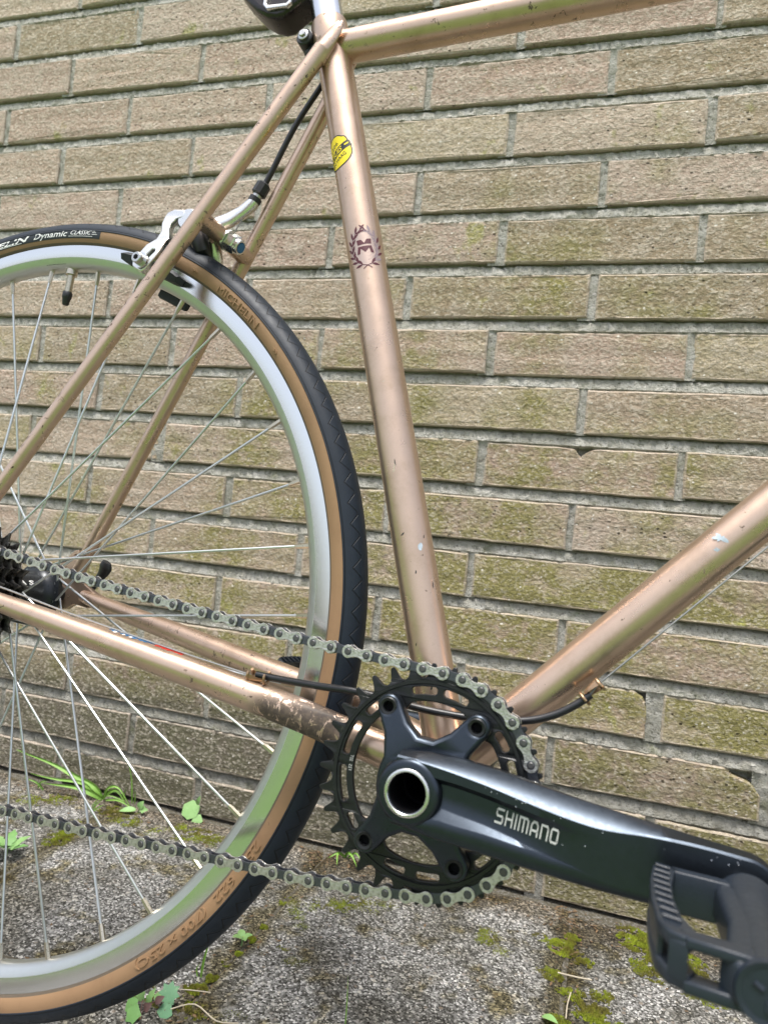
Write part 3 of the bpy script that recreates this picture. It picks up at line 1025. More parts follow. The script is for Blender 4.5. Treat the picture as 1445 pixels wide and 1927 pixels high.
# spokes and nipples: 36 holes, crossed three times
sp_parts = []
for k in range(36):
    a = 103.3 - 10 * k
    near = (k % 2 == 1)
    yf = -19.5 if near else 36.0
    lead = (k % 4) in (0, 1)
    dl = 63 if lead else -63
    h = a + dl
    out = -1.6 if (lead == near) else 1.6
    rim_p = Vector((297.2 * cos(rad(a)), (-1.5 if near else 1.5), 297.2 * sin(rad(a))))
    hub_p = Vector((23.5 * cos(rad(h)), yf + out, 23.5 * sin(rad(h))))
    d = (hub_p - rim_p).normalized()
    b = MB()
    b.tube([hub_p + Vector((0, -out * 2.2, 0)), hub_p - d * 0.6, hub_p - d * 4, rim_p + d * 11], [1.12, 1.12, 1.06, 1.06], 'spoke', 8)
    b.tube([hub_p + Vector((0, -out * 2.3, 0)), hub_p + Vector((0, -out * 1.5, 0))], [1.9, 1.9], 'spoke', 10)
    o = part(b, 'spoke')
    b = MB()
    b.tube([rim_p - d * 2.0, rim_p + d * 9.0, rim_p + d * 12.2], [2.1, 2.0, 1.45], 'brass', 6)
    b.build('nipple', o)
# hub
b = MB()
b.lathe([(6, -24), (24, -24), (27, -22.8), (27, -16.8), (24, -15.8), (19, -13), (17.6, -8), (17.2, 24), (19, 29), (24, 32.4), (27, 33.4), (27, 38.2), (25, 39.5), (12, 42), (10, 58), (6, 60)], 'hub_black', (0, 0, 0), 64)
hub = part(b, 'hub')
b = MB()
me, w_ = text_mesh('RA S', 6.0, 24, 0.2)
b.mesh(me, 'white', lambda v: Vector((17.75 * cos(rad(24) + v.y / 17.7), -9 + v.x, 17.75 * sin(rad(24) + v.y / 17.7))))
b.build('hub_print', hub, smooth=False)
b = MB()
for k in range(18):
    a = rad(20 * k + 6)
    for yf in (-24.1, 33.1):
        b.tube([(22.5 * cos(a), yf - 0.8, 22.5 * sin(a)), (22.5 * cos(a), yf + 0.5, 22.5 * sin(a))], 1.9, 'spoke', 8)
b.build('spoke_head', hub, kind='stuff')
# axle ends, quick release lever
b = MB()
b.tube([(0, 58, 0), (0, 72, 0)], 9.5, 'dark_plastic', 28)
b.tube([(0, 72, 0), (0, 84, 0)], 8.0, 'dark_plastic', 28)
b.tube(spline([(0, 79, 0), (9, 84, 5), (17, 88, 12), (22, 88, 20), (27, 87, 28), (30, 85, 36)], 6), [interp([(0, 5), (12, 4.2), (20, 5.5), (26, 8.2), (30, 5.5)], i) for i in range(31)], 'dark_plastic', 20, flat=(1, 0.5), up=(0.8, 0, -0.6))
part(b, 'quick_release_lever')
b = MB()
b.tube([(0, -60, 0), (0, -74, 0)], 8.5, 'steel', 24)
b.tube([(0, -74, 0), (0, -78, 0)], 6.0, 'steel', 24)
part(b, 'axle_nut')
# cassette
def cog_outline(N, tooth=4.2, root=None):
    R0 = 12.7 / (2 * sin(pi / N))
    out = []
    for i in range(N):
        for f_, dr in ((0.0, -3.9), (0.12, -3.7), (0.25, -2.2), (0.36, 0.6), (0.46, tooth), (0.54, tooth), (0.64, 0.6), (0.75, -2.2), (0.88, -3.7)):
            a = 2 * pi * (i + f_) / N
            out.append(((R0 + dr) * cos(a), (R0 + dr) * sin(a)))
    return out
circ = lambda r, n=40, cx_=0, cz_=0, a0=0: [(cx_ + r * cos(a0 + 2 * pi * i / n), cz_ + r * sin(a0 + 2 * pi * i / n)) for i in range(n)]
cas = None
for q, N in enumerate((25, 23, 21, 19, 18, 16, 14, 13)):
    b = MB()
    me = curve_mesh([cog_outline(N, 3.6), circ(15)], 0.9, 0.25)
    yq = -27.5 - 4.4 * q
    b.mesh(me, 'cog', lambda v: Vector((v.x, yq - v.z, v.y)))
    if cas is None:
        b.lathe([(15, -26), (17.5, -26), (17.5, -60), (12, -61)], 'cog', (0, 0, 0), 40)
        cas = part(b, 'cassette')
    else:
        b.build('sprocket', cas)

# valve
b = MB()
va = 89.0
vd = Vector((-cos(rad(va)), 0.0, -sin(rad(va))))
v0 = Vector((297.5 * cos(rad(va)), 0, 297.5 * sin(rad(va))))
b.tube([v0, v0 + vd * 4.2], 5.0, 'brass', 14)
b.tube([v0 + vd * 4, v0 + vd * 5.2], 5.2, 'brass', 14)
b.tube([v0 + vd * 5, v0 + vd * 22], 3.0, 'brass', 16)
for i in range(14):
    b.tube([v0 + vd * (6 + i * 1.1), v0 + vd * (6.5 + i * 1.1)], 3.25, 'brass', 16)
valve = part(b, 'valve')
b = MB()
b.tube([v0 + vd * 21.5, v0 + vd * 22.2, v0 + vd * 27, v0 + vd * 27.8, v0 + vd * 33, v0 + vd * 34], [3.9, 4.4, 4.2, 3.7, 2.9, 2.2], 'dark_plastic', 18)
b.build('valve_cap', valve)

# ------------------------------------------------------------------ rear brake
# far/upper arm that carries the cable adjuster
b = MB()
L_ = [((136, 4, 331), 8.5, 6), ((146, 10, 337), 8.2, 6), ((158, 14, 345), 7.5, 5), ((168, 16, 352.5), 6.2, 5), ((175.5, 17, 359.5), 5.8, 5.5), ((178.5, 17, 363), 4.5, 5)]
b.tube([l[0] for l in L_], [l[1] for l in L_], 'polished', 18, flat=[(1.0, l[2] / l[1]) for l in L_], up=(-0.66, 0, 0.75))
b.tube(spline([(132, -2, 334), (124, 10, 330), (118, 24, 318), (114, 32, 298), (112, 33, 282)], 4), [9, 8, 8, 8, 8, 8, 7.5, 7.5, 7.5, 7.5, 7, 7, 7, 7, 7, 7, 7], 'polished', 16, flat=(1, 0.55))
arm_up = part(b, 'brake_arm')
b = MB()
me, w_ = text_mesh('WARNING SEE', 2.2, 18)
me2, w2 = text_mesh('INSTRUCTIONS', 2.2, 18)
dirv = Vector((0.73, 0.1, 0.68)).normalized()
nrm = Vector((0.66, -0.35, -0.66)).normalized()
upv = Vector((-0.68, -0.1, 0.73)).normalized()
# pivot body on the wheel side of the bridge
b = MB()
b.tube([(134, -13, 333), (134, -12, 333), (134, 11, 333), (134, 12, 333)], [8.5, 9.5, 9.5, 8.5], 'polished', 28)
b.tube([(129, 0, 336), (157, 0, 323.5)], 8.0, 'polished', 24)
b.tube([(140, -9, 329), (146, -11, 320), (150, -6, 308), (148, 4, 304)], [7, 7.5, 7, 5], 'dark_plastic', 16)
b.tube([(150, 6, 322), (152, 12, 306), (148, 16, 298)], [7, 6.5, 5], 'polished', 16)
bb_ = part(b, 'brake_body')
b = MB()
nn = Vector((0.886, 0, -0.464))
c0 = Vector((166, -1, 319.6))
b.tube([c0 + nn * 5, c0 + nn * 7.5], 9.2, 'polished', 24)
b.tube([c0 + nn * 7.5, c0 + nn * 8.0, c0 + nn * 15.5, c0 + nn * 16.5], [7.4, 8.2, 8.2, 7.2], 'polished', 6)
b.tube([c0 + nn * 16, c0 + nn * 20.3, c0 + nn * 21], [6.2, 6.2, 5.6], 'polished', 24)
b.tube([c0 + nn * 20.6, c0 + nn * 21.15], 4.6, 'bore', 24)
b.tube([c0 + nn * 21.1, c0 + nn * 21.4], 4.2, 'blue', 24)
b.build('pivot_nut', bb_)
# near arm blade
arm = [(110.6, -14, 335.5), (111.2, -17, 328), (114.6, -20, 319), (114.9, -24, 310), (109.6, -28, 303.1), (106.4, -32, 294.6), (103.3, -34, 285.4), (105, -34, 281), (110, -34, 277.4), (115.3, -34, 275.2), (119.1, -33, 278.1), (125.8, -30, 291.6), (127.1, -24, 306.4), (127.9, -22, 310.1), (121.5, -18, 321.3), (121, -16, 327.8), (123.7, -14, 332.7), (131.2, -12, 335.2), (131, -11, 341), (120, -12, 342.5), (113, -13, 340)]
P2 = [(x, z) for x, y, z in arm]
ytab = sorted([(z, y) for x, y, z in arm])
def slot(cx_, cz_, ang_, L, r, n=8):
    d_ = Vector((cos(ang_), sin(ang_))); e_ = Vector((-d_.y, d_.x)); c_ = Vector((cx_, cz_))
    out = []
    for i in range(n + 1):
        a = -pi / 2 + pi * i / n
        out.append(tuple(c_ + d_ * (L / 2 + r * cos(a)) + e_ * (r * sin(a))))
    for i in range(n + 1):
        a = pi / 2 + pi * i / n
        out.append(tuple(c_ + d_ * (-L / 2 + r * cos(a)) + e_ * (r * sin(a))))
    return out
me = curve_mesh([P2, slot(117.0, 291.5, rad(58), 9, 2.4)], 3.6, 1.3, 2)
yt = [(281, -34), (290, -32), (303, -27.5), (312, -22), (320, -18.5), (328, -16), (336, -13)]
b = MB(); b.mesh(me, 'polished', lambda v: Vector((v.x, interp(yt, v.y) + 3.4 - v.z, v.y)))
near_arm = part(b, 'brake_arm')
b = MB()
pb = Vector((114.6, -30, 284.5))
b.tube([pb + Vector((0, -5.0, 0)), pb + Vector((0, -6.4, 0))], 6.6, 'polished', 28)
b.tube([pb + Vector((0, -6.4, 0)), pb + Vector((0, -11.5, 0)), pb + Vector((0, -12.2, 0))], [4.7, 4.7, 4.1], 'steel', 28)
b.tube([pb + Vector((0, -12.0, 0)), pb + Vector((0, -12.4, 0))], 2.4, 'bore', 6)
b.build('pad_bolt', near_arm)
# pads along the rim
def pad(side, a0, a1, r0, r1, y0, y1, name):
    b = MB(); n = 14; vs, fs = [], []
    for i in range(n + 1):
        f_ = i / n; a = rad(lerp(a0, a1, f_))
        e_ = sqrt(max(0.02, 1 - (2 * f_ - 1) ** 6))
        mid = (r0 + r1) / 2; hh = (r1 - r0) / 2 * (0.55 + 0.45 * e_)
        for (rr_, yy) in ((mid - hh, y0), (mid + hh, y0), (mid + hh, y1), (mid + hh * 0.4, y1 + (y1 - y0) * .3), (mid - hh, y1)):
            vs.append((rr_ * cos(a), yy, rr_ * sin(a)))
    for i in range(n):
        for j in range(5):
            fs.append((i * 5 + j, i * 5 + (j + 1) % 5, i * 5 + 5 + (j + 1) % 5, i * 5 + 5 + j))
    fs += [tuple(range(5))[::-1], tuple(range(n * 5, n * 5 + 5))]
    b.add(vs, fs, 'rubber')
    return part(b, name)
pad(-1, 75.2, 62.8, 304, 313.5, -11.0, -19.5, 'brake_pad')
pad(1, 74.5, 62.0, 303, 313.5, 11.0, 20, 'brake_pad')
b = MB()
b.box((96, 12, 268), (132, 18, 281), 'rubber', 2.5, Matrix.Translation((114, 15, 275)) @ Matrix.Rotation(rad(24), 4, 'Y') @ Matrix.Translation((-114, -15, -275)))
part(b, 'pad_holder')
# barrel adjuster and brake cable
ba = Vector((176.5, 17, 361)); bd = Vector((0.40, 0.06, 0.91)).normalized()
b = MB()
def bt(f0, f1, r, m, seg=20):
    b.tube([ba + bd * f0, ba + bd * f1], r, m, seg)
bt(1, 5.5, 5.6, 'dark_plastic'); bt(5.5, 8.5, 4.2, 'steel'); 
b.tube([ba + bd * 8.2, ba + bd * 9.5, ba + bd * 19, ba + bd * 20.5], [5.2, 6.6, 6.3, 4.6], 'dark_plastic', 8)
part(b, 'barrel_adjuster')
b = MB()
c1 = ba + bd * 19
b.tube(spline([c1, c1 + bd * 9, (206, 17, 429.5), (226, 16, 464), (243, 15, 490), (262, 15, 505)], 6), 2.5, 'cable_black', 16)
brk = part(b, 'brake_cable')
b = MB()
b.tube([ba + bd * 2, (166, 15, 338), (158, 14, 318)], 0.6, 'wire', 8)
b.build('inner_wire', brk)

# ------------------------------------------------------------------ derailleur cable on the stays
b = MB()
b.tube(spline([(-10, -60, 14), (56.3, -58, 5.8), (120, -53, -5.0), (176, -48, -13.6), (230, -45, -21), (279, -41.5, -27.2)], 5), 0.75, 'wire', 8)
gear = part(b, 'gear_cable')
b = MB()
b.tube(spline([(283, -41, -26.2), (300, -40, -26.6), (330, -39, -26.4), (358, -37, -25.8), (400, -27, -30.2), (434, -22.5, -30.4), (462, -20, -26.9), (480, -18, -20.3), (493, -16, -11.5), (500.5, -14.5, -4.5)], 7), 2.45, 'cable_black', 16)
b.build('cable_housing', gear)
b = MB()
b.tube([(500, -14.5, -5), (503.5, -14, 1.6), (553.1, -12, 55.4), (592.1, -10, 97.4), (760, -6, 279)], 0.65, 'wire', 8)
b.build('inner_wire', gear)
def cable_stop(p, d, n_):
    """open clip brazed to the tube: a horn-shaped seat and a loop of wire"""
    d = Vector(d).normalized(); n_ = Vector(n_).normalized(); e_ = d.cross(n_)
    b = MB()
    p = Vector(p)
    vs, fs = [], []
    for i in range(9):
        f_ = i / 8
        rr_ = lerp(4.0, 3.0, f_) * (1 if f_ < .8 else 0.9)
        for j in range(9):
            a = lerp(-2.1, 2.1, j / 8) * (1 - 0.35 * f_)
            vs.append(p + d * (f_ * 11 - 2) + e_ * (sin(a) * rr_) - n_ * (cos(a) * rr_))
    for i in range(8):
        for j in range(8):
            a = i * 9 + j
            fs.append((a, a + 1, a + 10, a + 9))
    b.add(vs, fs, 'bronze')
    b.add([Vector(v) + (Vector(v) - p).normalized() * 0 - n_ * 0.9 for v in vs], [f[::-1] for f in fs], 'bronze')
    loop = [p + d * 11 + e_ * (4.3 * sin(a)) - n_ * (4.3 * cos(a)) for a in [lerp(-2.4, 2.4, i / 16) for i in range(17)]]
    b.tube(loop, 1.0, 'bronze', 10)
    loop = [p - d * 2 + e_ * (3.7 * sin(a)) - n_ * (3.7 * cos(a)) for a in [lerp(-2.4, 2.4, i / 16) for i in range(17)]]
    b.tube(loop, 1.1, 'bronze', 10)
    return part(b, 'cable_stop')
cable_stop((280, -41.2, -26.6), (1, 0.02, -0.03), (0.1, -0.3, 1))
cable_stop((504, -14.2, 1.0), (-0.62, -0.1, -0.78), (0.65, -0.45, -0.6))

# ------------------------------------------------------------------ chainring
RY = -52.0
N = 32
REF = 87.4
RR = 64.78
def ring_pin(i):
    a = rad(REF - 11.25 * i)
    return (BBX + RR * cos(a), BBZ + RR * sin(a))
out = []
for i in range(N):
    wide = (i % 2 == 0)
    for f_, dr in ((0.0, -4.1), (0.11, -3.8), (0.21, -2.8), (0.28, -1.0), (0.33, 1.2), (0.39, 4.0), (0.44, 5.0), (0.56, 5.0), (0.61, 4.0), (0.67, 1.2), (0.72, -1.0), (0.79, -2.8), (0.89, -3.8)):
        a = rad(REF) - 2 * pi * (i + f_) / N
        out.append(((RR + dr) * cos(a), (RR + dr) * sin(a)))
def arcslot(a0, a1, ri, ro):
    n_ = 10; r_c = (ri + ro) / 2; hw = (ro - ri) / 2; da = hw / r_c
    P_ = []
    a0, a1 = rad(a0), rad(a1)
    if a0 > a1:
        a0, a1 = a1, a0
    for i in range(n_ + 1):
        a = lerp(a0 + da * .6, a1 - da * .6, i / n_); P_.append((ro * cos(a), ro * sin(a)))
    P_.append(((r_c + hw * .5) * cos(a1 - da * .1), (r_c + hw * .5) * sin(a1 - da * .1)))
    P_.append(((r_c - hw * .5) * cos(a1 - da * .1), (r_c - hw * .5) * sin(a1 - da * .1)))
    for i in range(n_ + 1):
        a = lerp(a1 - da * .6, a0 + da * .6, i / n_); P_.append((ri * cos(a), ri * sin(a)))
    P_.append(((r_c - hw * .5) * cos(a0 + da * .1), (r_c - hw * .5) * sin(a0 + da * .1)))
    P_.append(((r_c + hw * .5) * cos(a0 + da * .1), (r_c + hw * .5) * sin(a0 + da * .1)))
    return P_
slots = [(142.4, 131), (106.9, 89.0), (85.0, 67.5), (43, 29.5), (24.5, 13.5), (6, -8), (-16, -30), (173.6, 149.4), (204, 180.4), (222.5, 211.2), (264, 249), (287, 271), (-36.5, -48.5)]
BOLTS = [121.8, 52.3, -127.7, -57.5]
hole = []
for i in range(160):
    a = 2 * pi * i / 160
    r = 46.8
    for bd_ in BOLTS:
        dd = abs((math.degrees(a) - bd_ + 180) % 360 - 180)
        if dd < 16:
            r = min(r, 46.8 - 7.0 * (0.5 + 0.5 * cos(pi * dd / 16)))
    hole.append((r * cos(a), r * sin(a)))
me = curve_mesh([out, hole] + [arcslot(a0, a1, 51.0, 55.6) for a0, a1 in slots], 1.9, 0.45, 1)
b = MB()
def ring_fn(v):
    r = hypot(v.x, v.y)
    a = (REF - math.degrees(atan2(v.y, v.x))) / 11.25
    th = 1.0
    if r > 61.5:
        th = (1.0 if int(math.floor(a)) % 2 == 0 else 0.55) * max(0.5, 1 - (r - 62) * 0.05)
    if r < 50.5:
        th *= 0.85
    return Vector((BBX + v.x, RY - v.z * th, BBZ + v.y))
b.mesh(me, 'ring_black', ring_fn)
# machined step
b.lathe([(57.0, -1.6), (57.5, -2.6), (59.5, -2.6), (60.0, -1.6)], 'ring_black', (BBX, RY, BBZ), 128)
ring = part(b, 'chainring')
b = MB()
for s, a0, w0 in (('12S', 183.5, 3.6), ('32T', 177.0, 3.8)):
    me, w_ = text_mesh(s, 3.0, w0)
    b.mesh(me, 'grey_print', lambda v: Vector((BBX + (49.6 - v.y) * cos(rad(a0) - v.x / 49), RY - 2.0, BBZ + (49.6 - v.y) * sin(rad(a0) - v.x / 49))))
b.build('tooth_count_print', ring, smooth=False)

# ------------------------------------------------------------------ crank: spider, arm
def spider_outline():
    P_ = []
    order = sorted([a % 360 for a in BOLTS])
    n_ = len(order)
    for k in range(n_):
        a = rad(order[k]); nxt = rad(order[(k + 1) % n_] + (360 if k == n_ - 1 else 0))
        c_ = Vector((48.2 * cos(a), 48.2 * sin(a)))
        d_ = Vector((cos(a), sin(a))); e_ = Vector((-d_.y, d_.x))
        P_.append(c_ - d_ * 13 - e_ * 8.2)
        for i in range(9):
            q = -pi / 2 + pi * i / 8
            P_.append(c_ + d_ * (7.6 * cos(q)) + e_ * (7.6 * sin(q)))
        P_.append(c_ - d_ * 13 + e_ * 8.2)
        # valley
        gap = nxt - a
        rv_ = 27.5 if gap < 1.4 else 25.5
        am = (a + nxt) / 2
        if gap > 1.4:
            ks = (-0.24, -0.12, 0, 0.12, 0.24)
        else:
            ks = (-0.14, 0, 0.14)
        for q in ks:
            P_.append(Vector((rv_ * cos(am + q * gap), rv_ * sin(am + q * gap))) * (1 + 0.6 * abs(q) * abs(q)))
    return [tuple(p) for p in P_]
me = curve_mesh([spider_outline(), circ(11.2, 40)] + [circ(3.7, 20, 48.2 * cos(rad(a)), 48.2 * sin(rad(a))) for a in BOLTS], 5.0, 2.6, 3)
b = MB()
def spider_fn(v):
    r = hypot(v.x, v.y)
    f_ = max(0, min(1, (r - 22) / 26))
    return Vector((BBX + v.x, lerp(-66.5, -59.2, f_) - v.z, BBZ + v.y))
b.mesh(me, 'crank', spider_fn)
spider = part(b, 'crank_spider', ang=35)
for a in BOLTS:
    b = MB()
    bx_, bz_ = BBX + 48.2 * cos(rad(a)), BBZ + 48.2 * sin(rad(a))
    b.lathe([(3.0, -60.6), (3.4, -64.5), (4.9, -64.9), (5.6, -64.4), (5.6, -63)][::-1], 'ring_black', (bx_, 0, bz_), 28)
    b.tube([(bx_, -60.5, bz_), (bx_, -58, bz_)], 3.6, 'bore', 18)
    b.build('chainring_bolt', spider)

# arm: lofted section with a bright upper chamfer and a sunken panel
b = MB()
#        x    ztop   zridge ytop  zpanT  depth zpanB  zlow  zbot   yfront yback
st_ = [(405, -47.5, -50.0, -80, -56.0, 0.4, -80.0, -84.0, -86.0, -86.2, -66),
       (418, -46.4, -50.4, -78, -57.0, 0.6, -79.0, -83.0, -87.2, -86.4, -66),
       (430, -46.0, -51.4, -77.5, -58.0, 4.0, -73.4, -79.4, -88.6, -86.6, -66),
       (442, -46.4, -52.8, -77.5, -58.8, 4.4, -74.4, -80.0, -89.2, -86.8, -66),
       (458, -47.6, -55.0, -77.5, -60.6, 4.2, -76.2, -80.4, -90.0, -87.2, -67),
       (474, -49.6, -57.8, -78, -63.0, 3.2, -78.8, -81.6, -90.8, -87.7, -68),
       (490, -51.6, -60.4, -78.5, -65.6, 1.8, -81.6, -82.8, -91.4, -88.3, -70),
       (506, -53.4, -62.4, -79, -67.0, 0.4, -84.0, -85.0, -92.0, -89.0, -72),
       (520, -54.8, -63.0, -80, -68.0, 0.0, -86.0, -87.0, -92.2, -89.6, -74),
       (540, -56.4, -61.2, -82, -67.0, 0.0, -86.5, -87.5, -92.0, -90.6, -76),
       (560, -57.8, -60.6, -84.5, -65.0, 0.0, -86.0, -87.0, -91.4, -91.5, -78),
       (578, -58.8, -61.2, -86, -64.0, 0.0, -85.4, -86.4, -90.2, -92.0, -79),
       (588, -60.0, -62.2, -86.5, -65.4, 0.0, -84.6, -85.4, -88.6, -92.0, -79),
       (595, -64.6, -66.4, -87, -68.4, 0.0, -81.8, -82.4, -84.8, -91.8, -79),
       (598.6, -71.0, -71.4, -87.5, -71.8, 0.0, -77.4, -77.6, -78.8, -91.2, -79.5)]
vs, fs = [], []
def crank_sec(q):
    x, zt_, zr, yt_, zpt, dp, zpb, zl, zbt, yf, yb = q
    k = min(1.0, max(0.0, dp / 1.5))
    # back -> top -> upper chamfer -> ridge -> panel -> lower wall -> lower rim -> underside
    return [(x, yb, zt_ - 3.2), (x, yb - 3.0, zt_ - 0.6), (x, yt_ + 1.2, zt_ + 0.1), (x, yt_ - 0.2, zt_ - 0.35), (x, yf + 0.9, zr + 0.8), (x, yf + 0.1, zr - 0.3),
            (x, yf, zpt + 0.8), (x, yf + dp * .5, zpt - 0.7), (x, yf + dp, zpt - 2.4), (x, yf + dp, lerp(zpt, zpb, .5)), (x, yf + dp, zpb + 0.6), (x, yf + dp * .86, zpb - 0.5),
            (x, yf + 0.45 * k, zl + 0.6), (x, yf, zl - 0.3), (x, yf, lerp(zl, zbt, .6)), (x, yf + 0.9, zbt + 0.3), (x, yf + 2.4, zbt - 0.8), (x, lerp(yb, yf, .5), zbt - 0.2), (x, yb - 1.5, zbt + 0.6), (x, yb, zbt + 2.2)]
def dens(tab, k=4):
    P_ = [list(q) for q in tab]; o_ = []
    for i in range(len(P_) - 1):
        for j in range(k):
            f_ = j / k
            p0, p1, p2, p3 = P_[max(i - 1, 0)], P_[i], P_[i + 1], P_[min(i + 2, len(P_) - 1)]
            o_.append([0.5 * ((2 * p1[m_]) + (p2[m_] - p0[m_]) * f_ + (2 * p0[m_] - 5 * p1[m_] + 4 * p2[m_] - p3[m_]) * f_ ** 2 + (3 * p1[m_] - p0[m_] - 3 * p2[m_] + p3[m_]) * f_ ** 3) for m_ in range(len(p1))])
    o_.append(P_[-1])
    return o_
D = dens(st_)
for q in D:
    vs += crank_sec(q)
K = 20
for i in range(len(D) - 1):
    for j in range(K):
        a = i * K + j; a2 = i * K + (j + 1) % K
        fs.append((a, a2, a2 + K, a + K))
fs += [tuple(range(K))[::-1], tuple(range((len(D) - 1) * K, len(D) * K))]
def bored(vs, fs, c, r, y0, y1):
    """the loft with the axle hole cut through it"""
    def mk(vv, ff):
        me = bpy.data.meshes.new('tmp'); me.from_pydata([tuple(v) for v in vv], [], ff)
        bm = bmesh.new(); bm.from_mesh(me); bmesh.ops.recalc_face_normals(bm, faces=bm.faces); bm.to_mesh(me); bm.free()
        o = bpy.data.objects.new('tmp', me); COL.objects.link(o); return o
    n_ = 64
    cv = [(c[0] + r * cos(2 * pi * i / n_), y, c[1] + r * sin(2 * pi * i / n_)) for y in (y0, y1) for i in range(n_)]
    cf = [(i, (i + 1) % n_, n_ + (i + 1) % n_, n_ + i) for i in range(n_)] + [tuple(range(n_))[::-1], tuple(range(n_, 2 * n_))]
    a, k = mk(vs, fs), mk(cv, cf)
    md = a.modifiers.new('b', 'BOOLEAN'); md.object = k; md.operation = 'DIFFERENCE'; md.solver = 'EXACT'
    bpy.context.view_layer.update()
    me = bpy.data.meshes.new_from_object(a.evaluated_get(bpy.context.evaluated_depsgraph_get()))
    bpy.data.objects.remove(a); bpy.data.objects.remove(k)
    return me
b.mesh(bored(vs, fs, (BBX, BBZ), 11.6, -100, -40), 'crank')
# boss
b.lathe([(10.9, -58), (10.9, -87.0), (12.0, -87.8), (15.8, -87.8), (17.2, -87.2), (18.5, -85.4), (19.0, -83), (19.0, -64), (17, -60)][::-1], 'crank', (BBX, 0, BBZ), 72)
b.lathe([(10.8, -86.6), (10.8, -62), (9.6, -61), (9.6, 30), (0.1, 31)], 'bore', (BBX, 0, BBZ), 40)
crank = part(b, 'crank_arm', 'black crank arm with a grey brand name', ang=32)
b = MB()
b.lathe([(11.0, -86.0), (11.1, -88.7), (11.5, -89.1), (12.6, -89.1), (13.1, -88.7), (13.2, -87)][::-1], 'polished', (BBX, 0, BBZ), 64)
b.build('spindle_ring', crank)
# brand name in blocky strokes on the panel
LET = {'S': [[(0, 1.6), (0.4, 1.6), (0.4, 1.6)]], }
def strokes(ch):
    w = 1.0
    T_ = 0.2
    if ch == 'S': return [[(0.95, 1.0), (0.22, 1.0), (0.08, 0.9), (0.08, 0.62), (0.22, 0.5), (0.8, 0.5), (0.93, 0.4), (0.93, 0.1), (0.8, 0.0), (0.02, 0.0)]]
    if ch == 'H': return [[(0.1, 0), (0.1, 1)], [(0.9, 0), (0.9, 1)], [(0.1, 0.5), (0.9, 0.5)]]
    if ch == 'I': return [[(0.1, 0), (0.1, 1)]]
    if ch == 'M': return [[(0.1, 0), (0.1, 1), (1.0, 1), (1.2, 0.85), (1.2, 0)], [(0.65, 0), (0.65, 1)]]
    if ch == 'A': return [[(0.08, 0), (0.1, 0.75), (0.3, 1), (0.7, 1), (0.9, 0.75), (0.92, 0)], [(0.1, 0.35), (0.9, 0.35)]]
    if ch == 'N': return [[(0.1, 0), (0.1, 1), (0.75, 1), (0.92, 0.85), (0.92, 0)]]
    if ch == 'O': return [[(0.22, 0), (0.08, 0.12), (0.08, 0.88), (0.22, 1), (0.78, 1), (0.92, 0.88), (0.92, 0.12), (0.78, 0), (0.22, 0)]]
def word(mb, s, fn, m, th=0.17, gap=0.28):
    x = 0; tot = 0
    W_ = {'I': 0.2, 'M': 1.3}
    for ch in s:
        tot += W_.get(ch, 1.0) + gap
    tot -= gap
    for ch in s:
        for L in strokes(ch):
            for (p, q) in zip(L, L[1:]):
                p_, q_ = Vector(p), Vector(q)
                d_ = (q_ - p_).normalized() * th * 0.5; e_ = Vector((-d_.y, d_.x))
                quad = [p_ - d_ - e_, q_ + d_ - e_, q_ + d_ + e_, p_ - d_ + e_]
                mb.add([fn((x + v.x) / tot, v.y) for v in quad], [(0, 1, 2, 3)], m)
        x += W_.get(ch, 1.0) + gap
b = MB()
def panel_y(x):
    return interp([(q[0], q[9] + q[5]) for q in D], x) - 0.3
def cfn(fx, fy):
    x = 463.0 + fx * 33.5 + fy * 0.6
    z = -72.9 - fx * 2.9 + fy * 7.0 - fy * 0.5 * fx
    return Vector((x, panel_y(x), z))
word(b, 'SHIMANO', cfn, 'grey_print')
b.build('brand_lettering', crank, smooth=False)
# water drops and chrome beads imitating glints along the ridge
b = MB()
for k in range(22):
    x = random.uniform(455, 585)
    q = min(D, key=lambda r: abs(r[0] - x))
    z = q[2] - random.uniform(0.6, 4.6) if random.random() < 0.8 else random.uniform(q[6] + 2, q[4] - 3)
    y = q[9] + (q[5] if z < q[4] - 2 and z > q[6] else 0)
    r = random.uniform(0.2, 0.45)
    b.lathe([(r, 0), (r * .8, -r * .45), (r * 0.3, -r * .65), (0.01, -r * .7)][::-1], 'crank_drop' if 'crank_drop' in M else 'chrome', (x, y, z), 8)
b.build('drop_and_glint', crank, kind='stuff')
# far crank arm
b = MB()
b.tube([(BBX + 4, 84, BBZ), (BBX - 60, 88, BBZ + 4), (BBX - 130, 92, BBZ + 7), (BBX - 170, 93, BBZ + 8), (BBX - 181, 93, BBZ + 8.5)], [19, 14.5, 13, 13, 8], 'crank', 20, flat=(1, 0.5))
b.tube([(BBX, 62, BBZ), (BBX, 92, BBZ)], 17, 'crank', 32)
part(b, 'crank_arm', 'far crank arm, mostly hidden')
b = MB(); b.lathe([(11.8, -57), (11.8, 84), (0.1, 84)], 'bore', BBP, 24)
part(b, 'spindle')

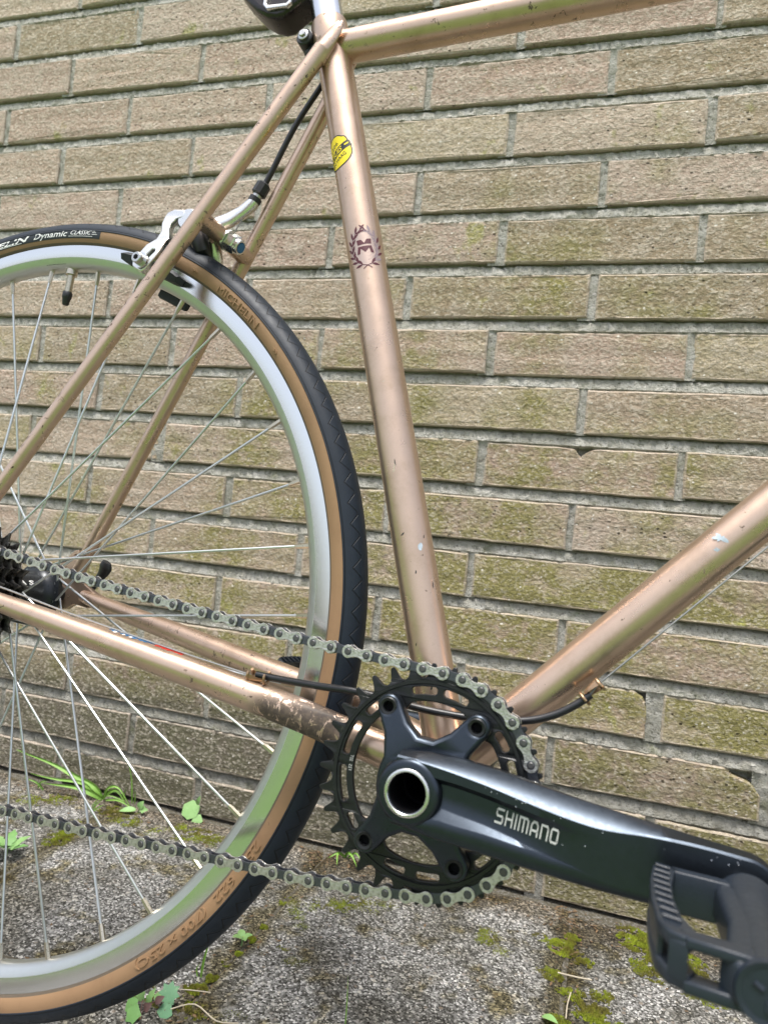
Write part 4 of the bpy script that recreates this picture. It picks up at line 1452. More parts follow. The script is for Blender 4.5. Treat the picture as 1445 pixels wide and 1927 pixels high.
# ------------------------------------------------------------------ pedals
def make_pedal(org, sgn, tilt, twist, label):
    """org: crank end; sgn -1 towards the camera; local x forward, y outward, z up"""
    X = Matrix.Translation(Vector(org)) @ Matrix.Rotation(rad(twist), 4, 'Z') @ Matrix.Rotation(rad(tilt), 4, 'Y')
    def T_(p):
        return X @ Vector((p[0], sgn * p[1], p[2]))
    flip = sgn < 0
    def addb(b, m, verts, faces):
        b.add([T_(v) for v in verts], [f[::-1] if flip else f for f in faces], m)
    root = MB()
    # axle and collar
    root.tube([T_((0, -6, 0)), T_((0, 8, 0)), T_((0, 9, 0)), T_((0, 13, 0))], [8.5, 8.5, 11, 11], 'steel', 28)
    root.tube([T_((0, 11, 0)), T_((0, 17, 0)), T_((0, 24, 0)), T_((0, 62, 0)), T_((0, 90, 0)), T_((0, 105, 0))], [13, 13, 11, 9.2, 9.8, 10.5], 'pedal', 28)
    ped = part(root, 'pedal', label)
    # the two halves of the cage, each a bar with outer rail, inner cross bar and outer cross bar
    H = 9.2
    for side in (-1, 1):
        b = MB()
        def prism(poly, z0, z1, bev=1.0):
            me = curve_mesh([poly], (z1 - z0) / 2, bev, 2)
            zc = (z0 + z1) / 2
            b.mesh(me, 'pedal', lambda v: T_((v.x, v.y, v.z + zc)))
        sx = side
        rail = [(sx * 28, 15), (sx * 37, 15.5), (sx * 40.5, 19), (sx * 41, 40), (sx * 39.5, 66), (sx * 36.5, 88), (sx * 32, 97), (sx * 25, 100), (sx * 22, 93), (sx * 24, 88), (sx * 28, 78), (sx * 31, 60), (sx * 32, 40), (sx * 31, 22)]
        prism(rail if sx > 0 else rail[::-1], H - 5.5, H)
        prism(rail if sx > 0 else rail[::-1], -H, -H + 5.5)
        inner = [(sx * 6, 14), (sx * 32, 14), (sx * 34, 17), (sx * 33, 21), (sx * 8, 21)]
        prism(inner if sx > 0 else inner[::-1], -H, H)
        outer = [(sx * 4, 93), (sx * 26, 91.5), (sx * 29, 95), (sx * 26, 100.6), (sx * 4, 102.6)]
        prism(outer if sx > 0 else outer[::-1], H - 3.8, H + 0.4)
        prism(outer if sx > 0 else outer[::-1], -H - 0.4, -H + 4.4)
        post = [(sx * 25.5, 90), (sx * 31.5, 92), (sx * 32, 97), (sx * 25.5, 100.4)]
        prism(post if sx > 0 else post[::-1], -H + 2, H - 2, 1.0)
        web = [(sx * 33, 40), (sx * 39.3, 40), (sx * 39, 58), (sx * 33, 58)]
        wall_ = [(sx * 36.5, 17), (sx * 40.2, 20), (sx * 40.6, 40), (sx * 39, 66), (sx * 36, 88), (sx * 34, 88), (sx * 37, 66), (sx * 38.4, 40), (sx * 38, 21)]
        prism(wall_ if sx > 0 else wall_[::-1], -H + 3, H - 3, 0.4)
        cg = b.build('pedal_cage', ped)
        # grip bars on top and bottom of the rail
        g = MB()
        for i in range(9):
            yy = 21 + i * 8.0
            xo = interp([(20, 39), (40, 39.3), (66, 37.6), (88, 34)], yy); xi = interp([(20, 33.5), (40, 33.5), (66, 32), (88, 28)], yy)
            for z0 in (H, -H):
                s_ = 1 if z0 > 0 else -1
                bm = bmesh.new(); bmesh.ops.create_cube(bm, size=1)
                for v in bm.verts:
                    v.co = Vector((lerp(sx * xi, sx * xo, v.co.x + .5), yy + v.co.y * 3.4 + (v.co.x) * 1.5 * sx, z0 + s_ * (0.5 + v.co.z * 1.2)))
                bmesh.ops.bevel(bm, geom=list(bm.edges), offset=0.35, segments=1, affect='EDGES')
                g.bm(bm, 'pedal', Matrix(X) @ Matrix.Diagonal((1, sgn, 1, 1)))
        g.build('grip_bar', ped)
        r = MB()
        me = curve_mesh([[(-17, -3.6), (17, -3.6), (17, 3.6), (-17, 3.6)]], 1.2, 0.4)
        r.mesh(me, 'amber', lambda v: T_((sx * (41.2 + v.z), 46 + v.x, v.y)))
        if sgn > 0:
            r.build('reflector', ped)
    # centre body and end cap
    b = MB()
    body = [(-12, 13), (12, 13), (14, 20), (13, 34), (11, 62), (13, 86), (15, 98), (10, 103.4), (-10, 103.4), (-15, 98), (-13, 86), (-11, 62), (-13, 34), (-14, 20)]
    me = curve_mesh([body], 8.4, 4.0, 4)
    b.mesh(me, 'pedal', lambda v: T_((v.x, v.y, v.z)))
    b.build('pedal_body', ped)
    b = MB()
    n_ = 36
    for r0, r1, y0, y1, m_ in ((11.0, 10.4, 103.0, 105.6, 'pedal'), (10.4, 8.4, 105.6, 105.2, 'pedal'), (8.4, 8.0, 105.2, 103.9, 'pedal'), (8.0, 0.1, 103.9, 104.0, 'dark_plastic')):
        vs = [T_((r0 * cos(2 * pi * i / n_), y0, r0 * sin(2 * pi * i / n_))) for i in range(n_)] + [T_((r1 * cos(2 * pi * i / n_), y1, r1 * sin(2 * pi * i / n_))) for i in range(n_)]
        b.add(vs, [(i, (i + 1) % n_, n_ + (i + 1) % n_, n_ + i) for i in range(n_)], m_)
    for a in range(3):
        ang_ = a * 2 * pi / 3 + 0.5
        p0 = T_((2.2 * cos(ang_), 104.6, 2.2 * sin(ang_))); p1 = T_((5.6 * cos(ang_), 104.6, 5.6 * sin(ang_)))
        b.tube([p0, p1], 1.3, 'pedal', 8)
    b.build('end_cap', ped)
    return ped
make_pedal((583.4, -90, -78.0), -1, 0, -1.6, 'blue grey plastic pedal in the foreground')
make_pedal((BBX - 170, 96, BBZ + 8), 1, 38, 0, 'dark pedal with an amber reflector beyond the wheel')

# ------------------------------------------------------------------ chain
pins = []
for i in range(0, 16):
    x, z = ring_pin(i)
    pins.append((i, x, RY, z))
def walk(path, start, y_fn):
    """points 12.7 mm apart along a polyline (x,z), starting from start"""
    out_ = []; cur = Vector(start); seg = 0; P_ = [Vector(p) for p in path]
    pos_ = 0
    dens_ = []
    for a, b_ in zip(P_, P_[1:]):
        n_ = max(2, int((b_ - a).length / 0.2))
        for j in range(n_):
            dens_.append(a.lerp(b_, j / n_))
    dens_.append(P_[-1])
    for p in dens_:
        if (p - cur).length >= 12.7:
            cur = cur + (p - cur).normalized() * 12.7
            out_.append(cur.copy())
    return out_
top0 = ring_pin(0)
SR = 36.6
cpath = [top0, (370, -0.7), (327, 2.2), (281, 6.3), (228, 11.1), (171, 16.6), (114, 23.0), (44.8, 32.3)]
cpath += [(SR * cos(rad(a)), SR * sin(rad(a))) for a in range(72, 250, 6)]
cpath += [(-12, -62), (-6, -90), (6, -102), (18, -96), (28, -108), (26, -140)]
up_ = walk(cpath, top0, None)
for j, p in enumerate(up_):
    f_ = min(1, (j + 1) / 30)
    pins.append((-1 - j, p.x, lerp(RY, -47.5, f_), p.y))
bot0 = ring_pin(15)
lpath = [bot0, (385, -137.2), (341, -142.0), (291, -145.0), (237, -148.6), (170, -153.4), (100, -156.4), (40, -160), (12, -158), (2, -148)]
lo_ = walk(lpath, bot0, None)
for j, p in enumerate(lo_):
    f_ = min(1, (j + 1) / 30)
    pins.append((16 + j, p.x, lerp(RY, -47.5, f_), p.y))
pins.sort()
def link_outline(r_end, r_waist, n=9):
    L = 12.7; P_ = []
    for i in range(n + 1):
        a = rad(50) + rad(260) * i / n
        P_.append((r_end * cos(a), r_end * sin(a)))
    for i in range(1, 6):
        f_ = i / 6; x = lerp(r_end * cos(rad(310)), L - r_end * cos(rad(310)), f_)
        y0 = -r_end * sin(rad(50)); P_.append((x, lerp(y0, -r_waist, sin(f_ * pi) ** 0.8)))
    for i in range(n + 1):
        a = rad(230) + rad(260) * i / n
        P_.append((L + r_end * cos(a), r_end * sin(a)))
    for i in range(1, 6):
        f_ = i / 6; x = lerp(L - r_end * cos(rad(310)), r_end * cos(rad(310)), f_)
        y0 = r_end * sin(rad(50)); P_.append((x, lerp(y0, r_waist, sin(f_ * pi) ** 0.8)))
    return P_
def link_mb(outer, quick=False):
    b = MB()
    me = curve_mesh([link_outline(4.25, 2.35) if outer else link_outline(4.1, 2.7)], 0.52, 0.16, 1)
    ys = (2.95,) if outer else (1.85,)
    m_ = 'plate' if outer else 'inner_plate'
    for y in ys:
        for sg in (-1, 1):
            b.mesh(me, m_, lambda v: Vector((v.x, sg * y - v.z, v.y)))
    if outer:
        for x in (0, 12.7):
            b.tube([(x, 3.7, 0), (x, -3.55, 0), (x, -3.85, 0)], [1.85, 1.85, 1.5], 'pin', 14)
            # pressed ring round each pin
            b.lathe([(1.8, -3.5), (2.3, -3.52), (2.5, -3.44)], 'inner_plate', (x, 0, 0), 20)
        if quick:
            b.tube([(3.2, -3.49, 0), (3.2, -3.2, 0)], 1.5, 'bore', 14)
    else:
        for x in (0, 12.7):
            b.tube([(x, -1.3, 0), (x, 1.3, 0)], 3.85, 'inner_plate', 18)
    return b
chain_root = MB()
chain_root.tube([(pins[0][1], pins[0][2] - 1, pins[0][3]), (pins[0][1], pins[0][2] + 1, pins[0][3])], 1.8, 'pin', 10)
chain = part(chain_root, 'chain')
po = {}
for (i, x, y, z), (i2, x2, y2, z2) in zip(pins, pins[1:]):
    outer = (i % 2 != 0)
    key = 'outer_link' if outer else 'inner_link'
    quick = False
    if i == 34 - 5 and outer:
        pass
    if key not in po:
        o = link_mb(outer).build(key, chain)
        po[key] = o
    else:
        o = po[key].copy(); COL.objects.link(o); o.name = key
    A_, B_ = Vector((x, y, z)), Vector((x2, y2, z2))
    d = (B_ - A_).normalized()
    yv = Vector((0, 1, 0)); yv = (yv - d * d.dot(yv)).normalized(); zv = d.cross(yv)
    mt = Matrix((d, yv, zv)).transposed().to_4x4()
    mt.translation = A_ * MM
    o.matrix_basis = mt

# derailleur cage and pulleys (just left of the picture)
b = MB()
for (px_, pz_) in ((6, -90), (18, -150)):
    me = curve_mesh([[(px_ + x, pz_ + z) for x, z in cog_outline(11, 2.5)], circ(4, 16, px_, pz_)], 1.1, 0.2)
    b.mesh(me, 'dark_plastic', lambda v: Vector((v.x, -47.5 - v.z, v.y)))
me = curve_mesh([[(-2, -84), (12, -84), (26, -146), (24, -158), (10, -158), (4, -146)]], 1.0, 0.3)
for y in (-43, -52):
    b.mesh(me, 'steel', lambda v: Vector((v.x, y - v.z, v.y)))
b.tube([(0, -64, -14), (4, -58, -40), (6, -50, -84)], [10, 12, 9], 'dark_plastic', 16)
part(b, 'rear_derailleur')

# ------------------------------------------------------------------ front end (outside the picture on the right; the bar rests on the wall)
b = MB(); b.tube([(793, 0, 542), (846, 0, 338)], 18, 'paint', 40); part(b, 'head_tube')
for sg in (-1, 1):
    b = MB()
    b.tube(spline([(850, sg * 20, 330), (866, sg * 34, 290), (905, sg * 42, 160), (940, sg * 47, 60), (985, sg * 50, 0)], 6), [interp([(0, 11), (12, 11), (24, 7)], i) for i in range(25)], 'paint', 24)
    part(b, 'fork_blade')
b = MB(); b.box((828, -28, 318), (876, 28, 342), 'paint', 6); part(b, 'fork_crown')
b = MB(); b.tube([(792, 0, 545), (782, 0, 585), (836, 0, 592)], 12, 'polished', 28); part(b, 'stem')
b = MB(); b.tube([(838, -205, 592), (838, 205, 592)], 12.7, 'polished', 32)
hb = part(b, 'handlebar')
for sg in (-1, 1):
    b = MB(); b.tube([(838, sg * 110, 592), (838, sg * 212, 592)], 16, 'rubber', 28); b.build('grip', hb)
for o in [q for q in bike.children if q.name.split('.')[0] in ('tyre', 'rim', 'spoke')]:
    c_ = o.copy(); COL.objects.link(c_); c_.parent = bike
    c_.location = POFF + Vector((0.985, 0, 0))
    for ch in o.children:
        if ch.name.split('.')[0] in ('nipple', 'tyre_label', 'raised_lettering', 'rim_print'):
            d_ = ch.copy(); COL.objects.link(d_); d_.parent = c_
b = MB(); b.lathe([(6, -50), (7, -38), (25, -37), (25, -34), (15, -30), (15, 30), (25, 34), (25, 37), (7, 38), (6, 50)], 'hub_black', (985, 0, 0), 40); part(b, 'hub')

# ------------------------------------------------------------------ decals on the frame
def on_tube(A, ax, r, facing):
    ax = Vector(ax).normalized()
    f_ = Vector(facing); f_ = (f_ - ax * f_.dot(ax)).normalized()
    s_ = ax.cross(f_)        # sideways
    if s_.x < 0:
        s_ = -s_
    A = Vector(A)
    def fn(u, w, h=0.0):
        a = u / r
        return A + ax * w + (f_ * cos(a) + s_ * sin(a)) * (r + h)
    return fn
view = (200, -493, 0)
EC = st_at(297)
ef = on_tube(EC, AX, 14.3, Vector((535, -493, 36)) - EC)
b = MB()
def grid_patch(b, fn, poly_r, h, m, n=28, rings=5, cx_=0, cy_=0, ry=None):
    vs = [fn(cx_, cy_, h)]; fs = []
    for k in range(1, rings + 1):
        for i in range(n):
            a = 2 * pi * i / n
            r = poly_r(a) * k / rings
            vs.append(fn(cx_ + r * cos(a), cy_ + r * sin(a) * (ry or 1), h))
    for i in range(n):
        fs.append((0, 1 + i, 1 + (i + 1) % n))
    for k in range(rings - 1):
        for i in range(n):
            a, a2 = 1 + k * n + i, 1 + k * n + (i + 1) % n
            fs.append((a, a + n, a2 + n, a2))
    b.add(vs, fs, m)
def leafpoly(x, y, ang_, L, w):
    d_ = Vector((cos(ang_), sin(ang_))); e_ = Vector((-d_.y, d_.x)); c_ = Vector((x, y))
    P_ = []
    for f_, q in ((0, 0), (0.25, .7), (0.5, 1), (0.75, .65), (1, 0), (0.75, -.65), (0.5, -1), (0.25, -.7)):
        P_.append(c_ + d_ * (L * f_) + e_ * (w * q * .5))
    return P_
grid_patch(b, ef, lambda a: 13.6, 0.10, 'panel_pink', 36, 6, 0, 0.5, 1.22)
for side in (-1, 1):
    nst = 8
    for i in range(nst):
        th = rad(-72 + i * (150.0 / (nst - 1)))
        x, y = side * 10.6 * cos(th), 15.0 * sin(th)
        base = atan2(15.0 * cos(th), -side * 10.6 * sin(th))
        m_ = 'greyed_maroon' if side > 0 and 1 <= i <= 6 else 'maroon'
        for off_ in (-0.55, 0.5):
            m2 = 'maroon' if (side > 0 and off_ * side < 0 and i in (2, 3, 4)) else m_
            P_ = leafpoly(x, y, base + off_ * side, 6.6, 2.0)
            b.add([ef(p.x, p.y, 0.2) for p in P_], [(0, 1, 7), (1, 2, 6, 7), (2, 3, 5, 6), (3, 4, 5)], m2)
        if i < nst - 1:
            th2 = rad(-72 + (i + 1) * (150.0 / (nst - 1)))
            q0, q1 = Vector((x, y)), Vector((side * 10.6 * cos(th2), 15.0 * sin(th2)))
            e_ = (q1 - q0).normalized() * 0.28; e_ = Vector((-e_.y, e_.x))
            b.add([ef(*(q0 - e_), 0.19), ef(*(q1 - e_), 0.19), ef(*(q1 + e_), 0.19), ef(*(q0 + e_), 0.19)], [(0, 1, 2, 3)], m_)
# the two stems cross at the foot
for sg in (-1, 1):
    L = [(sg * 3.2, -14.4), (0, -15.4), (-sg * 3.4, -17.8)]
    for p, q in zip(L, L[1:]):
        p, q = Vector(p), Vector(q); e_ = (q - p).normalized() * 0.35; e_ = Vector((-e_.y, e_.x))
        b.add([ef(*(p - e_), 0.2), ef(*(q - e_), 0.2), ef(*(q + e_), 0.2), ef(*(p + e_), 0.2)], [(0, 1, 2, 3)], 'maroon')
# block monogram: cut into narrow strips so that it follows the tube
def wrapped_poly(b, fn, poly, h, m, step=1.0):
    bm = bmesh.new()
    bv = [bm.verts.new((x, y, 0)) for x, y in poly]
    for tri in geometry.tessellate_polygon([[Vector((x, y, 0)) for x, y in poly]]):
        bm.faces.new([bv[i] for i in tri])
    xs = [p[0] for p in poly]; u = math.ceil(min(xs) / step) * step
    while u < max(xs):
        bmesh.ops.bisect_plane(bm, geom=bm.verts[:] + bm.edges[:] + bm.faces[:], plane_co=(u, 0, 0), plane_no=(1, 0, 0))
        u += step
    bm.verts.index_update()
    b.add([fn(v.co.x, v.co.y, h) for v in bm.verts], [tuple(v.index for v in f.verts) for f in bm.faces], m)
    bm.free()
def mono(poly, m, h):
    wrapped_poly(b, ef, [(x * 1.02, y * 1.1 + 0.8) for x, y in poly], h, m)
up_p = [(-5.6, 5.4), (-2.2, 5.4), (0, 2.5), (2.2, 5.4), (5.6, 5.4), (5.2, 1.5), (-5.2, 1.5)]
lo_p = [(-5.1, 0.1), (-6.4, -5.4), (-4.2, -5.4), (-3.2, -1.5), (0, -4.8), (3.2, -1.5), (4.2, -5.4), (6.4, -5.4), (5.1, 0.1)]
mono(up_p, 'maroon', 0.2); mono(lo_p, 'maroon', 0.2)
b.build('wreath_emblem', seat_tube, smooth=False)
# yellow dealer sticker wrapped round the left of the tube
YC = st_at(381)
yf_ = on_tube(YC, AX, 14.3, Vector((535, -493, 36)) - YC)
b = MB()
rot = rad(22)
def yfn(x, y, h=0.1):
    return yf_(-11.0 + x * cos(rot) - y * sin(rot), 1.0 + x * sin(rot) + y * cos(rot), h)
edge = lambda a: 14.6 - max(0.0, cos(a) - 0.5) * (1.6 + 2.6 * nz(a * 5.0, 0, 1.7, 1.0))
grid_patch(b, yfn, lambda a: edge(a), 0.10, 'black_print', 72, 10)
grid_patch(b, yfn, lambda a: edge(a) - 1.0, 0.16, 'yellow', 72, 10)
def strip(x0, x1, y0, y1, m, h, curve=0.0):
    n_ = 16
    v_ = []
    for i in range(n_ + 1):
        x = lerp(x0, x1, i / n_)
        for y in (y0, y1):
            v_.append(yfn(x, y + curve * (x / 12) ** 2, h))
    b.add(v_, [(2 * i, 2 * i + 1, 2 * i + 3, 2 * i + 2) for i in range(n_)], m)
strip(-13.0, 12.6, -3.4, 2.4, 'black_print', 0.22)
me, w_ = text_mesh('LOUIS', 5.6, 17, 0.12, 0.35)
b.mesh(me, 'yellow', lambda v: yfn(-11.0 + v.x, -2.5 + v.y, 0.30))
strip(8.4, 12.0, -0.9, 0.5, 'yellow', 0.30)
me, w_ = text_mesh('1206', 4.6, 9.5, 0.02)
b.mesh(me, 'black_print', lambda v: yfn(-4.5 + v.x, 4.6 + v.y, 0.24))
me, w_ = text_mesh('DEN HAAG', 4.4, 19, 0.04)
b.mesh(me, 'black_print', lambda v: yfn(-13 + v.x, -8.2 + v.y, 0.24))
b.build('dealer_sticker', seat_tube, 'yellow round dealer sticker with a black band', smooth=False)
# remains of a blue and red decal on top of the chain stay
b = MB()
CSL = spline([(60, -60, -5.5), (150, -52, -19.8), (240, -43, -34.2), (310, -37, -46.0)], 10)
def cs_fn(s, u, h):
    """s: x position, u: angle round the stay from straight up towards the camera"""
    x = s
    for p, q in zip(CSL, CSL[1:]):
        if p.x <= x <= q.x:
            c_ = p.lerp(q, (x - p.x) / (q.x - p.x)); ax = (q - p).normalized(); break
    r = interp([(60, 7.2), (150, 9.1), (240, 10.4), (310, 11)], x) + h
    upv_ = Vector((0, 0, 1)); upv_ = (upv_ - ax * ax.dot(upv_)).normalized(); side = ax.cross(upv_)
    if side.y > 0: side = -side
    return c_ + upv_ * (r * cos(u)) + side * (r * sin(u))
def cs_strip(x0, x1, u0, u1, m, jag=0.0, n_=14):
    v_ = []
    for i in range(n_ + 1):
        x = lerp(x0, x1, i / n_)
        j0, j1 = random.uniform(-jag, jag), random.uniform(-jag, jag)
        for k_ in range(4):
            v_.append(cs_fn(x, lerp(u0 + j0, u1 + j1, k_ / 3), 0.15))
    b.add(v_, [(4 * i + k_, 4 * i + k_ + 1, 4 * i + k_ + 5, 4 * i + k_ + 4) for i in range(n_) for k_ in range(3)], m)
cs_strip(160, 185, -0.2, 0.16, 'blue', 0.18, 18)
cs_strip(165, 168, 0.0, 0.3, 'white', 0.05, 4); cs_strip(173, 174.5, 0.0, 0.3, 'white', 0.05, 3); cs_strip(179, 181, 0.0, 0.3, 'white', 0.05, 3)
cs_strip(186, 199, -0.1, 0.14, 'blue', 0.14, 10)
cs_strip(200, 223, -0.1, 0.24, 'red', 0.07, 16)
b.build('stay_decal', csn, smooth=False)
# nicks, scratches and bare patches that have a place of their own
b = MB()
def nick(fn, u, w, L, wd, a, m):
    P_ = []
    for i in range(10):
        q = 2 * pi * i / 10; k = random.uniform(.6, 1.15)
        x, y = L * .5 * cos(q) * k, wd * .5 * sin(q) * k
        P_.append((u + x * cos(a) - y * sin(a), w + x * sin(a) + y * cos(a)))
    b.add([fn(x, y, 0.08) for x, y in P_], [tuple(range(10))], m)
for u, w, L, wd, a, m in ((-4.5, -176, 9, 1.2, 1.25, 'straw'), (-3.2, -172, 5, .9, 1.6, 'black_print'), (5, -235, 7, 3.2, 1.4, 'paleblue'), (-6, -224, 3, 1.2, .5, 'black_print'), (-1, -252, 3.2, 1.0, 1.4, 'black_print'), (9, -228, 3, .8, 1.3, 'black_print'), (10, -262, 5, 1.0, 1.5, 'black_print'), (-8, 55, 2.2, .7, .4, 'black_print'), (3, -60, 3, .5, .9, 'straw'), (-2, -110, 2.4, .6, .2, 'straw'), (-9, -300, 3, .9, 1.2, 'black_print'), (-7, -322, 4, 1.6, .3, 'black_print'), (-3, -330, 2.5, 1.1, .9, 'black_print')):
    nick(ef, u, w, L, wd, a, m)
b.build('paint_nick', seat_tube, kind='stuff', smooth=False)
ST0, ST1 = Vector((242.6, -17.5, 470)), Vector((1.84, -63.5, 20))
sfn = on_tube(ST0, ST0 - ST1, 6.5, (0.25, -1, 0.05))
b = MB()
for k_ in range(34):
    w = -random.uniform(165, 300)
    nick(sfn, -4.6 + random.gauss(0, .8), w, random.uniform(1.2, 3.6), random.uniform(.5, 1.2), 1.57 + random.gauss(0, .3), 'nick_dark')
for w, u, L in ((-40, 1, 1.6), (-66, -2, 2.2), (-92, 2, 1.4), (-84, 3, 5.5), (-93, 3.2, 3), (-140, -3, 3), (-143, 0, 2), (-330, -4, 3), (-352, -3, 6), (-380, 2, 3), (-395, -5, 7), (-402, -4, 5), (-420, 2, 3)):
    nick(sfn, u, w, L, random.uniform(.7, 1.5), 1.57 + random.gauss(0, .4), 'nick_dark')
b.build('paint_nick', ss, kind='stuff', smooth=False)
# scuffs on the down tube
b = MB()
dax = (Vector((790, 0, 333)) - BBP).normalized()
dfn = on_tube(Vector((565, 0, 94.5)), dax, 14.15, (0, -1, 0.2))
for (cx_, cy_, rr_) in ((-1, 4.2, 3.6), (3.4, -2.2, 2.2)):
    sd = random.random() * 9
    grid_patch(b, dfn, lambda a: rr_ * max(0.25, 0.62 + 0.75 * nz(cos(a) * 1.3, sin(a) * 1.3, sd, 1.6) + 0.2 * cos(2 * a - 0.8)), 0.1, 'paleblue', 26, 3, cx_, cy_)
b.build('paint_scuff', bpy.data.objects['down_tube'], smooth=False)

# ================================================================== PLANTS, MOSS, LITTER
def gz(x, y):
    return 0.0288 * y
def leaf_mb(b, base, d, up, L, w, m, lobes=0, bend=0.25, seed=0):
    """a leaf of its own outline, folded along the midrib"""
    base, d, up = Vector(base), Vector(d).normalized(), Vector(up).normalized()
    s_ = d.cross(up).normalized(); up = s_.cross(d)
    n_ = 12
    rr_ = random.Random(seed)
    rows = []
    for i in range(n_ + 1):
        f_ = i / n_
        wd = sin(pi * min(1, f_ * 0.94 + 0.06)) ** 0.75 * (1.25 - 0.55 * f_)
        if lobes:
            wd *= 0.72 + 0.38 * abs(cos(f_ * pi * lobes)) + rr_.uniform(-.05, .05)
        if i == n_: wd = 0
        c_ = base + d * (L * f_) + up * (L * bend * (f_ - f_ ** 2 * 1.4))
        rows.append((c_ - s_ * (w * .5 * wd) + up * (w * 0.12 * wd), c_, c_ + s_ * (w * .5 * wd) + up * (w * 0.12 * wd)))
    vs = [p for r in rows for p in r]
    fs = []
    for i in range(n_):
        a = i * 3
        fs += [(a, a + 1, a + 4, a + 3), (a + 1, a + 2, a + 5, a + 4)]
    b.add(vs, fs, m)
def palm_leaf(b, c, nrm, head, R_, pts, m, depth=0.35):
    c, nrm, head = Vector(c), Vector(nrm).normalized(), Vector(head).normalized()
    s_ = head.cross(nrm).normalized(); head = nrm.cross(s_)
    n_ = pts * 2
    vs = [c + nrm * 0.3]
    for i in range(n_):
        a = lerp(-2.95, 2.95, i / (n_ - 1))
        r = R_ * (1.0 if i % 2 else 1 - depth) * (1.0 - 0.12 * abs(a) / 2.75)
        vs.append(c + head * (r * cos(a)) + s_ * (r * sin(a)) + nrm * (-0.04 * r))
    fs = [(0, i, i + 1) for i in range(1, n_)] + [(0, n_, 1)]
    b.add(vs, fs, m)
def plant(name, x, y, label, cat, leaves, stems=None):
    root = empty(name, (x * MM, y * MM, gz(x, y) * MM), label, cat)
    for spec in leaves:
        b = MB(); spec(b); b.build('leaf', root, smooth=True)
    if stems:
        b = MB(); stems(b); b.build('stem', root)
    return root
def seedling(x, y, label, L, n, tiltup, hgt, m, a0=0.0, name='seedling', lobes=0, wf=0.8):
    def mk(k):
        def f_(b):
            a = a0 + 2 * pi * k / n + random.uniform(-.2, .2)
            leaf_mb(b, (0.16 * L * cos(a), 0.16 * L * sin(a), hgt), (cos(a), sin(a), tiltup), (0, 0, 1), L * random.uniform(.85, 1.1), L * wf, m, lobes, 0.2, k)
        return f_
    def stm(b):
        b.tube([(0, 0, -1), (0.5, 0, hgt * .5), (0, 0, hgt)], [0.7, 0.6, 0.6], m, 6)
        for k in range(n):
            a = a0 + 2 * pi * k / n
            b.tube([(0, 0, hgt - .4), (0.3 * L * cos(a), 0.3 * L * sin(a), hgt + .3)], 0.45, m, 5)
    return plant(name, x, y, label, 'seedling', [mk(k) for k in range(n)], stm)
seedling(-38.7, -225, 'small four-leaved green seedling in the joint between two paving slabs', 9.5, 4, 0.35, 7, 'leaf_pale', 0.6)
# lobed ivy-like plant in front
def ivy():
    L = [lambda b: palm_leaf(b, (3, 6, 11), (0.15, -0.8, 0.7), (0.15, 0.3, 1), 10.5, 8, 'leaf_blue', 0.33),
         lambda b: palm_leaf(b, (7, -4, 4), (0.2, -0.75, 0.6), (0.3, -0.2, -1), 7.5, 5, 'leaf_blue', 0.2),
         lambda b: palm_leaf(b, (-6, 3, 8), (-0.3, -0.8, 0.7), (-0.6, 0.3, .8), 4.5, 5, 'leaf_pale', 0.3)]
    def stm(b):
        b.tube([(0, 0, -1), (1, 3, 5), (3, 6, 10.5)], 0.6, 'leaf_red', 6)
        b.tube([(0, 0, -1), (4, -1, 3), (7, -4, 4.5)], 0.6, 'leaf_red', 6)
    plant('ivy_plant', -55, -336, 'star-leaved blue-green ivy plant below the tyre', 'plant', L, stm)
    L = [lambda b: palm_leaf(b, (-2, -8, 5), (0, -0.8, 0.7), (-0.2, 0, 1), 8, 5, 'leaf', 0.24),
         lambda b: palm_leaf(b, (-9, -1, 7), (-0.2, -0.8, 0.6), (-0.5, 0, 1), 7.5, 4, 'leaf', 0.22),
         lambda b: leaf_mb(b, (-3, 6, 8), (-0.5, 0.2, 0.8), (0, -1, 0.3), 16, 9, 'leaf_pale', 3),
         lambda b: leaf_mb(b, (2, 5, 8), (0.3, 0.2, 0.8), (0, -1, 0.3), 13, 6, 'leaf_pale', 3),
         lambda b: leaf_mb(b, (3, 0, 6), (0.5, 0, 0.5), (0, -1, 0.5), 9, 7, 'leaf_red', 0),
         lambda b: leaf_mb(b, (9, 6, 10), (0.6, 0.2, 0.5), (0, -1, 0.5), 9, 6, 'leaf_red', 0)]
    def stm(b):
        b.tube([(0, 0, -1), (-1, 2, 5), (-3, 6, 9)], 0.5, 'leaf_red', 6)
        b.tube([(0, 0, -1), (2, 4, 6), (9, 6, 11)], 0.5, 'leaf_red', 6)
        b.tube([(0, 0, -1), (-4, -2, 4), (-9, -1, 7)], 0.5, 'leaf_red', 6)
        b.tube([(0, 0, -1), (-1, -4, 3), (-2, -8, 5)], 0.5, 'leaf_red', 6)
    plant('weed', -66, -348, 'small ragged weed with green and reddish leaves left of the ivy plant', 'weed', L, stm)
ivy()
L = [lambda b: palm_leaf(b, (0, -6, 12), (0.1, -0.9, 0.6), (0.2, 0, 1), 14, 6, 'leaf_pale', 0.12),
     lambda b: palm_leaf(b, (13, -9, 3), (0.2, -0.9, 0.6), (0.8, 0, .3), 8.5, 5, 'leaf_pale', 0.18),
     lambda b: leaf_mb(b, (8, -3, 20), (0.3, -0.2, 1), (0, -1, 0), 14, 6, 'leaf_pale', 0)]
plant('weed', -236, -2, 'pale round-leaved weed growing from the crack at the foot of the wall', 'weed', L, lambda b: b.tube([(6, 2, -1), (4, -2, 8), (0, -5, 12)], 0.7, 'leaf', 6))
